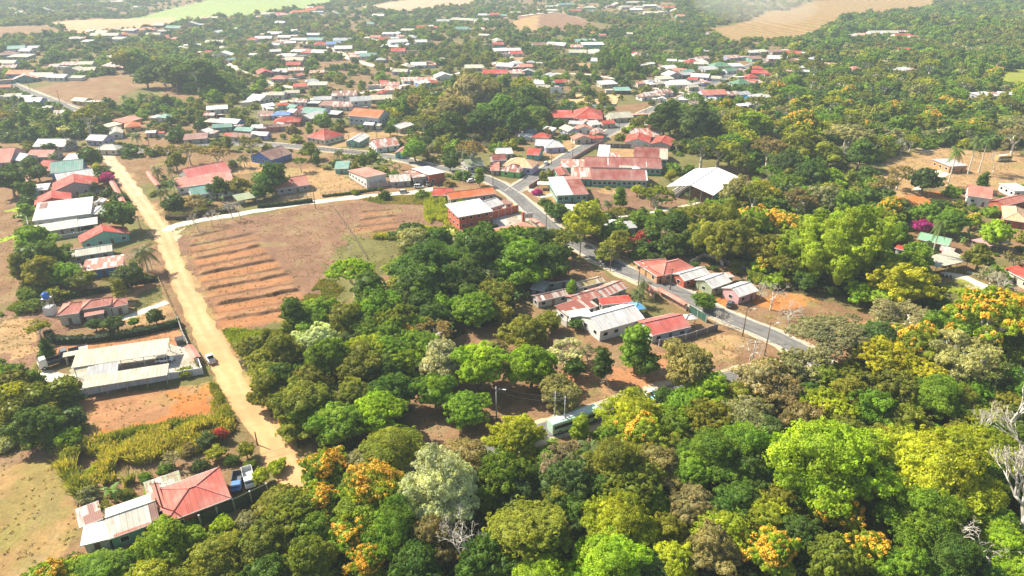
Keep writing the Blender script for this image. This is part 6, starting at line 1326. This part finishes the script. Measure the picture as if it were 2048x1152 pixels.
    # plinth wall of rocks near the school corner: white marker stones in the brown lots
# ================================================================== FILL PLANTING
NOTREE = [p for c, k, j, p in ZW if k]+[PW([(790,800),(870,735),(1000,680),(1100,640),(1335,685),(1335,775),(1190,820),(1000,875),(840,905)]), PW([(850,690),(890,640),(1030,635),(1045,680),(940,705)]), PW([(1440,600),(1600,570),(1800,640),(1790,690),(1640,720)]), PW([(120,905),(200,880),(330,850),(430,840),(470,860),(420,900),(330,930),(230,985),(160,1000),(125,950)])]
_RD = None
def blocked(x, y, r):
    global _RD
    if _RD is None:
        F = np.array(FOOT); Q = np.concatenate([np.c_[P[::2], np.full(len(P[::2]), w)] for P, w in ROADLINES]); _RD = (F, Q, np.cos(F[:, 2]), np.sin(F[:, 2]))
    F, Q, C, S = _RD; dx = x-F[:, 0]; dy = y-F[:, 1]; u = np.abs(dx*C+dy*S); v = np.abs(-dx*S+dy*C)
    # keep the roofs in view: more room on the camera side of a house
    nearm = (dy < 0)*(1.2 if y < 420 else 3.0 if r < 2.5 else 4.5)
    if ((u < F[:, 3]+r*.75) & (v < F[:, 4]+r*.9+nearm)).any(): return True
    return bool(((Q[:, 0]-x)**2+(Q[:, 1]-y)**2 < (Q[:, 2]+r*.8)**2).any())
class Hash:
    def __init__(s, c=14.): s.c = c; s.d = {}
    def add(s, x, y, r): s.d.setdefault((int(x//s.c), int(y//s.c)), []).append((x, y, r))
    def clash(s, x, y, r, f):
        i, j = int(x//s.c), int(y//s.c)
        for a in (-1, 0, 1):
            for b in (-1, 0, 1):
                for (X, Y, R) in s.d.get((i+a, j+b), ()):
                    if (X-x)**2+(Y-y)**2 < (f*(R+r))**2: return True
        return False
FOREST = [PW(p) for p in ([(980,1300),(940,1010),(1000,930),(1190,880),(1330,800),(1560,770),(1645,765),(1790,690),(2250,690),(2400,1300)],
  [(-200,1300),(150,1110),(330,1090),(400,1080),(560,1010),(640,935),(900,960),(1000,1000),(1000,1300)],
  [(470,760),(450,700),(560,670),(760,650),(800,560),(800,490),(1130,490),(1130,540),(1040,560),(1010,640),(900,690),(860,760),(800,850),(720,900),(620,880),(540,850)],
  [(1390,470),(1560,350),(1770,390),(1780,470),(1850,560),(1780,600),(1600,590),(1480,540),(1300,500),(1200,490),(1120,450),(1110,425),(1330,430)],
  [(1340,300),(1400,190),(1540,170),(1700,150),(1900,150),(2200,200),(2200,290),(1860,295),(1700,330),(1560,350),(1480,330)],
  [(1560,120),(1640,60),(1840,20),(2200,0),(2200,200),(1540,190)],[(690,250),(900,180),(1090,190),(1090,260),(1000,280),(880,275),(820,280)],
  [(200,150),(240,95),(330,100),(420,125),(470,170),(470,200),(420,205),(340,170)],[(1360,20),(1470,0),(1480,40),(1420,50),(1380,45)],[(0,280),(0,215),(140,240),(200,230),(210,270),(60,290)],
  [(0,430),(60,400),(100,500),(120,600),(60,620),(30,560)],[(0,740),(60,720),(180,760),(170,850),(160,900),(0,900)])]
def infor(x, y): return any(inpoly(np.array([x]), np.array([y]), p)[0] for p in FOREST)
def fill():
    hs = Hash()
    for (x, y, r) in PLACED: hs.add(x, y, r)
    r2 = random.Random(99); far_pts = []; cands = []
    # jittered candidates, spacing grows slowly with distance
    y = 92.0
    while y < 1560:
        step = 2.6 if y < 420 else 2.6+(y-420)*.0052; half = .76*y+62; x = -half
        while x < half:
            cands.append((x+r2.uniform(-.5, .5)*step, y+r2.uniform(-.5, .5)*step)); x += step
        y += step
    r2.shuffle(cands); ind = []
    xs = np.array([c[0] for c in cands]); ys = np.array([c[1] for c in cands])
    FM = np.zeros(len(cands), bool)
    for p in FOREST: FM |= inpoly(xs, ys, p)
    NM = np.zeros(len(cands), bool)
    for p in NOTREE: NM |= inpoly(xs, ys, p)
    dens = fbm(xs/55, ys/55, 2); mixn = fbm(xs/38+40, ys/38, 2)
    for i, (x, y) in enumerate(cands):
        if NM[i]: continue
        f = FM[i]; d = dens[i]
        if not f:
            pr = .08+.26*(d > .48)+.30*(d > .58)+.10*sm((y-420)/300)
            if y < 330: pr *= .40
            if r2.random() > pr: continue
            r = r2.choice([1.1, 1.5, 2.2, 2.8, 3.4, 4.0]) if y < 420 else r2.choice([1.8, 2.2, 2.6, 3.2, 4.4])
        else: r = r2.choice([2.4, 3.2, 4.0, 4.8, 5.8])
        if y > 700: r *= 1.15
        if hs.clash(x, y, r, .55 if f else .72) or blocked(x, y, r): continue
        hs.add(x, y, r); px, py = proj(x, y, r)
        if not (-120 < px < 2170 and -60 < py < 1350): continue
        col = 'g' if mixn[i] > .55 else 'o' if mixn[i] < .43 else 'd'
        u = r2.random(); col = r2.choice('kgdo') if u < .3 else r2.choice('nysb') if u < .44 else col
        ind.append((r/pxs(y), x, y, r, col, f, u))
    ind.sort(reverse=True)
    nt = NTREE.get('leafy_tree', 0); shrubs = 0; rest = []
    for (rp, x, y, r, col, f, u) in ind:
        if r <= 2.3 and not f or (f and r < 2.5):
            if shrubs < 280: tree(x, y, r*1.05, 'bush', col, lod=1 if rp > 8 else 2); shrubs += 1
            else: rest.append((x, y, r, 'bush', col))
            continue
        if f and r2.random() < .10 and y < 420 and NTREE.get('sparse_tree', 0) < 120: tree(x, y, r*1.1, 'sparse', r2.choice('sncow')); continue
        if f and r2.random() < .10 and px > 0 and NTREE.get('umbrella_tree', 0) < 110 and y < 600: tree(x, y, r*1.35, 'umbrella', r2.choice('goy')); continue
        if u > .93 and NTREE.get('flowering_tree', 0) < 48 and x > 40: tree(x, y, r*1.1, 'dome', 'f', blossom=.8); continue
        if u > .85 and NTREE.get('tall_tree', 0) < 130 and y < 650: tree(x, y, r*.75, 'tall', col); continue
        if nt < 298: tree(x, y, r*1.12, 'dome' if r2.random() < .6 else 'round', col); nt += 1
        else: rest.append((x, y, r*1.1, 'dome' if r2.random() < .6 else 'round', col))
    print('fill individuals', len(ind)-len(rest), 'rest', len(rest), {k: v for k, v in NTREE.items()})
    # everything beyond the three hundred largest: one mass of small far crowns
    rs = np.random.RandomState(5); iv, it = ico(2); iv1, it1 = ico(1); PR = []
    for q in range(5):
        for shp in ('dome', 'bush'):
            a = crown_arrays(shp, 900+q, 150, 7, .155, 1); PR.append((shp, a))
    protos = {'dome': [a for s, a in PR if s == 'dome'], 'bush': [a for s, a in PR if s == 'bush']}
    PF = [crown_arrays('dome', 950+q, 55, 5, .24, 1) for q in range(4)]
    V = []; S = []; LP = []; CO = []; off = 0
    for (x, y, r, shp, col) in rest:
        rp = r/pxs(y); a = (protos['bush' if shp == 'bush' else 'dome'] if rp > 5.5 else PF)[rs.randint(4)]
        an = rs.rand()*6.28; c, s = math.cos(an), math.sin(an); sc = r*(.9+.2*rs.rand()); v = a[0]*np.array([sc, sc, sc*(.8+.35*rs.rand())]); z = float(TH(x, y))-.2*r-(.3*r if shp != 'bush' else 0)
        V.append(np.stack([v[:, 0]*c-v[:, 1]*s+x, v[:, 0]*s+v[:, 1]*c+y, v[:, 2]+z], 1)); S.append(a[1]); LP.append(a[2]+off); off += len(v)
        cc = np.array(FC[col])*(.8+.4*rs.rand()); CO.append(np.clip(a[3][:, None]*cc, 0, .8))
    if V:
        CO = np.concatenate(CO); CO = np.concatenate([CO, np.ones((len(CO), 1))], 1)
        me = np_mesh('distant_trees', np.concatenate(V), np.concatenate(S), np.concatenate(LP), [M_LEAFT], attrs={'tint': ('FACE', 'FLOAT_COLOR', CO)})
        o = bpy.data.objects.new('distant_trees', me); COL.objects.link(o); o['kind'] = 'stuff'; o['label'] = 'small crowns of the many smaller trees between and beyond the houses'; o['category'] = 'trees'
# ------------------------------------------------------------------ undergrowth, weeds, reeds
def quads_obj(name, label, Q, tint, cat, mat=None):
    n = len(Q); me = np_mesh(name, Q.reshape(-1, 3), np.full(n, 4), np.arange(n*4), [mat or M_LEAFT], attrs={'tint': ('FACE', 'FLOAT_COLOR', np.concatenate([tint, np.ones((n, 1))], 1))})
    o = bpy.data.objects.new(name, me); COL.objects.link(o); o['kind'] = 'stuff'; o['label'] = label; o['category'] = cat
def sample_poly(rs, poly, n):
    P = np.array(poly); out = np.zeros((0, 2)); lo, hi = P.min(0), P.max(0)
    while len(out) < n:
        q = lo+(hi-lo)*rs.rand(n*2, 2); q = q[inpoly(q[:, 0], q[:, 1], poly)]; out = np.concatenate([out, q])
    return out[:n]
def roadmask(q, pad=.3):
    m = np.ones(len(q), bool)
    for P, w in ROADLINES:
        s = (q[:, 0] > P[:, 0].min()-8) & (q[:, 0] < P[:, 0].max()+8) & (q[:, 1] > P[:, 1].min()-8) & (q[:, 1] < P[:, 1].max()+8); idx = np.nonzero(s)[0]
        if len(idx):
            for k in range(0, len(idx), 4000):
                ii = idx[k:k+4000]; d2 = ((q[ii, None, :]-P[None, ::2, :])**2).sum(2).min(1); m[ii[d2 < (w+pad)**2]] = False
    for (cx, cy, an, a, b) in FOOT:
        dx, dy = q[:, 0]-cx, q[:, 1]-cy; c, s = math.cos(an), math.sin(an); m &= ~((np.abs(dx*c+dy*s) < a+.2) & (np.abs(-dx*s+dy*c) < b+.2))
    return m
def blades(rs, q, h, w, z=None):
    n = len(q); an = rs.rand(n)*6.28; hh = h*(.5+.9*rs.rand(n)); ww = w*(.6+.8*rs.rand(n)); dx, dy = np.cos(an)*ww/2, np.sin(an)*ww/2; lx, ly = rs.randn(n)*hh*.3, rs.randn(n)*hh*.3
    z = TH(q[:, 0], q[:, 1])-.05
    return np.stack([np.stack([q[:, 0]-dx, q[:, 1]-dy, z], 1), np.stack([q[:, 0]+dx, q[:, 1]+dy, z], 1), np.stack([q[:, 0]+lx+dx*.5, q[:, 1]+ly+dy*.5, z+hh], 1), np.stack([q[:, 0]+lx-dx*.5, q[:, 1]+ly-dy*.5, z+hh], 1)], 1)
def clumps(rs, c, rad, n, size):
    m = len(c); d = unit(rs.randn(m, n, 3)); d[:, :, 2] = np.abs(d[:, :, 2]); P = np.zeros((m, n, 3)); P[:, :, :2] = c[:, None, :]; P[:, :, 2] = TH(c[:, 0], c[:, 1])[:, None]
    P = P+d*rad[:, None, None]*(.6+.4*rs.rand(m, n, 1)); nn = unit(d+rs.randn(m, n, 3)*.45); return leafquads(rs, P.reshape(-1, 3), nn.reshape(-1, 3), size)
def tint_of(rs, cols, n, rep=1):
    C = np.array(cols)[rs.randint(0, len(cols), n)]*(.75+.5*rs.rand(n, 1)); return np.repeat(C, rep, 0)*(.85+.3*rs.rand(n*rep, 1))
def stuff():
    rs = np.random.RandomState(21)
    # undergrowth in the woods
    Qs = []; Ts = []
    for p, n in zip(FOREST, (5200, 2600, 2600, 2200, 1600, 0, 900, 0, 0, 0, 900, 1300)):
        if not n: continue
        q = sample_poly(rs, p, n); q = q[(q[:, 1] > 80) & roadmask(q, .9)]; NMk = np.zeros(len(q), bool)
        for z in NOTREE: NMk |= inpoly(q[:, 0], q[:, 1], z)
        q = q[~NMk]; rad = .6+1.1*rs.rand(len(q)); Qs.append(clumps(rs, q, rad, 22, .34)); Ts.append(tint_of(rs, [FC['d'], FC['o'], FC['g'], FC['k'], FC['n']], len(q), 22))
    quads_obj('undergrowth', 'low leafy undergrowth covering the ground below the woods', np.concatenate(Qs), np.concatenate(Ts), 'undergrowth')
    # dry weeds in fields and lots
    Qs = []; Ts = []
    DR = [(.42, .31, .17), (.38, .28, .16), (.34, .29, .11), (.50, .38, .2)]
    for (c, k, j, p) in ZW:
        P = np.array(p)
        if not k or P[:, 1].min() > 330: continue
        ar = abs(sum(P[i-1, 0]*P[i, 1]-P[i, 0]*P[i-1, 1] for i in range(len(P))))/2; n = int(min(ar*3.2, 30000)*(1 if c not in (ORANGE, DUST) else .25))
        if n < 5: continue
        q = sample_poly(rs, p, n); q = q[(fbm(q[:, 0]/4, q[:, 1]/4, 2) > .42) & roadmask(q, .1) & (q[:, 1] > 75)]
        q = q[::9]; Qs.append(clumps(rs, q, .15+.35*rs.rand(len(q)), 9, .20)); cols = DR if c not in (OLIVE, GREEN, YGREEN, LIME) else [FC['y'], FC['o'], DR[2], FC['g']]; Ts.append(tint_of(rs, cols, len(q), 9))
    quads_obj('dry_weeds', 'tufts of dry grass and weeds over the fields and lots', np.concatenate(Qs), np.concatenate(Ts), 'dry grass')
    # yellow cane grass
    Qs = []; Ts = []
    for pts, n, h, cols in (([(120,905),(200,880),(330,850),(430,840),(470,860),(420,900),(330,930),(230,985),(160,1000),(125,950)], 36000, 2.0, [(.52,.45,.09),(.44,.42,.07),(.28,.33,.05),(.56,.48,.16)]),
                         ([(420,770),(440,770),(470,850),(450,865),(425,820)], 5000, 1.2, [(.42,.42,.07),(.35,.30,.10)]), ([(850,385),(885,390),(905,440),(885,465),(850,440)], 9000, 1.6, [(.46,.50,.05),(.35,.40,.05)]),
                         ([(745,478),(800,468),(880,455),(915,462),(920,490),(860,480),(800,482)], 9000, 1.6, [(.50,.52,.05),(.36,.42,.05)]), ([(460,660),(560,668),(640,640),(700,560),(640,560),(560,660)], 8000, .8, [(.30,.32,.05),(.30,.24,.10),(.20,.22,.05)]),
                         ([(440,660),(520,660),(530,700),(470,700)], 3500, 1.2, [(.36,.45,.04),(.25,.3,.04)]), ([(60,470),(100,480),(130,560),(100,600),(40,620)], 5000, 1.4, [(.12,.17,.04),(.2,.22,.05)]), ([(0,630),(60,590),(110,600),(60,620),(0,650)], 4000, 1.0, [(.16,.22,.05)]),
                         ([(1950,110),(2060,90),(2060,135),(1960,140)], 5000, 3.5, [(.42,.34,.22),(.36,.3,.2)]), ([(700,395),(850,386),(880,392),(870,410),(760,408)], 5000, .8, [(.38,.34,.12),(.3,.3,.08)]),
                         ([(1480,640),(1640,712),(1600,700),(1470,625)], 2500, .8, [(.45,.38,.10),(.35,.2,.1)]), ([(1480,530),(1520,525),(1545,560),(1510,570)], 4000, 1.6, [(.4,.45,.06)]), ([(480,760),(520,800),(600,900),(640,960),(620,930),(560,840)], 3000, .9, [(.4,.26,.12),(.3,.26,.1)]),
                         ([(200,560),(270,540),(320,560),(260,570)], 2500, .7, [(.2,.2,.06),(.3,.22,.12)]), ([(330,425),(345,465),(420,440),(470,425),(470,415),(350,405)], 4000, .8, [(.2,.19,.07),(.3,.25,.12)])):
        p = PW(pts); q = sample_poly(rs, p, n); q = q[roadmask(q, .1) & (q[:, 1] > 75)]; q = q[fbm(q[:, 0]/6, q[:, 1]/6, 3) > .34]; hm = h*(.25+1.5*fbm(q[:, 0]/5+7, q[:, 1]/5, 2)**1.3)
        Qs.append(blades(rs, q, hm, .26)); t_ = tint_of(rs, cols, len(q)); g_ = np.clip((fbm(q[:, 0]/4+19, q[:, 1]/4, 2)-.5)*6, 0, 1)[:, None]; Ts.append(t_*(1-g_)+np.array((.20, .25, .05))*g_)
    quads_obj('cane_grass', 'tall yellow green cane grass and roadside reeds', np.concatenate(Qs), np.concatenate(Ts), 'cane grass')
# ================================================================== LABELS
LM = [("the gym roof", 1405, 360), ("the orange church hall", 740, 228), ("the school", 1240, 345), ("the two-storey orange house", 945, 432), ("the cream carports", 240, 745), ("the blue water tank", 98, 600), ("the garden villa", 200, 610),
      ("the bottom red roof", 390, 990), ("the gravel lane junction", 325, 460), ("the blue-walled house", 550, 312), ("the street fork", 1030, 385), ("the rusty roofs", 1180, 600), ("the three white gables", 1440, 560), ("the big bamboo", 1690, 500),
      ("the royal palms", 1920, 335), ("the white-walled villa", 1960, 395), ("the brown corner lot", 1420, 700), ("the green bus", 1150, 845), ("the silver parked car", 1306, 788), ("the white pickup", 421, 722), ("the terraced field", 520, 540), ("the sports field", 1180, 205),
      ("the white workshop", 130, 420), ("the teal-roofed long house", 430, 375), ("the salmon villa", 740, 350), ("the white open carport", 1905, 520), ("the yellow cane grass", 300, 900), ("the red hip roof", 645, 272), ("the dry bottom field", 60, 1020), ("the road merge", 1640, 725),
      ("the brown hill field", 230, 180), ("the wheat field", 1600, 45), ("the green hill field", 380, 15), ("the blue rail fence", 1436, 154), ("the teal-walled hall", 1185, 84), ("the white two-storey hall", 795, 82), ("the orange soil field", 230, 45), ("the isolated yellow house", 165, 200),
      ("the tree-ringed field edge", 400, 180), ("the hill field fence", 1150, 36), ("the small ploughed plot", 665, 130), ("the orange earth lot", 1965, 195), ("the vine rows", 2030, 155), ("the tall royal bamboo", 1240, 130), ("the dead white tree", 945, 1130), ("the big white snag", 2020, 1000), ("the flat layered tree", 1050, 1060),
      ("the hillside village street", 90, 200), ("the blue awning house", 1690, 141), ("the top terrace houses", 930, 40), ("the long school wall", 1140, 325), ("the middle lower road", 1000, 890), ("the green gabled house", 1484, 164), ("the white school annex", 1206, 305), ("the upper dirt road", 216, 315)]
ORD = ['first', 'second', 'third', 'fourth', 'fifth', 'sixth', 'seventh', 'eighth', 'ninth', 'tenth', 'eleventh', 'twelfth', 'thirteenth', 'fourteenth', 'fifteenth', 'sixteenth', 'seventeenth', 'eighteenth', 'nineteenth', 'twentieth']
TENS = ['twenty', 'thirty', 'forty', 'fifty']; ORD += [f'{t}-{ORD[k]}' if k >= 0 else t[:-1]+'ieth' for t in TENS for k in range(-1, 9)]
def labels():
    pts = [(n, *G(a, b)[:2]) for n, a, b in LM]; cl = {}
    for o, adj in LABELED:
        x, y = o.location.x, o.location.y
        # distance as seen: compare in log depth so far landmarks work as well
        d = sorted((math.hypot((x-a)/(y+60), 1.4*math.log((y+60)/(b+60))), n) for n, a, b in pts)
        cl.setdefault((adj, d[0][1], d[1][1]), []).append((d[0][0], o))
    for (adj, a, b), L_ in cl.items():
        L_.sort(key=lambda t: t[0])
        for i, (d, o) in enumerate(L_):
            if len(L_) == 1: o['label'] = f"{adj} by {a}, towards {b}"
            else: o['label'] = f"{adj}, {ORD[min(i, 59)]} from {a} towards {b}"
def haze():
    mb = MB(); mb.box(0, 2440, 38, 9000, 5600+120, 160); o = mb.build('haze', []); o['kind'] = 'stuff'; o['label'] = 'pale blue haze over the far village'
    m = bpy.data.materials.new('haze_air'); m.use_nodes = True; nt = m.node_tree; nt.nodes.clear(); out = nt.nodes.new('ShaderNodeOutputMaterial'); v = nt.nodes.new('ShaderNodeVolumePrincipled')
    v.inputs['Color'].default_value = (.70, .85, 1, 1); v.inputs['Density'].default_value = HAZE_D; v.inputs['Anisotropy'].default_value = .2
    nt.links.new(v.outputs[0], out.inputs['Volume']); o.data.materials.append(m)
HAZE_D = .00020
def smoke():
    p = G(1500, 42); iv, it = ico(3); rs = np.random.RandomState(3); v = iv*np.array([80, 140, 26])*(1+.25*(fbm(iv[:, 0]*2+9, iv[:, 1]*2+iv[:, 2]*2, 2)-.5))[:, None]+np.array([p.x, p.y, 22])
    me = np_mesh('smoke', v, np.full(len(it), 3), it.ravel(), []); o = bpy.data.objects.new('smoke', me); COL.objects.link(o); o['kind'] = 'stuff'; o['label'] = 'pale dusty smoke drifting beside the wheat field'
    m = bpy.data.materials.new('smoke_air'); m.use_nodes = True; nt = m.node_tree; nt.nodes.clear(); out = nt.nodes.new('ShaderNodeOutputMaterial'); q = nt.nodes.new('ShaderNodeVolumePrincipled')
    q.inputs['Color'].default_value = (.95, .93, .9, 1); q.inputs['Density'].default_value = .0014; nt.links.new(q.outputs[0], out.inputs['Volume']); me.materials.append(m)
near_houses(); far_houses(); gym(); walls(); water_tower(); vehicles(); poles(); sports_field()
heroes(); palms_etc(); fill(); stuff(); labels(); haze(); smoke()
print('objects', len(bpy.data.objects))
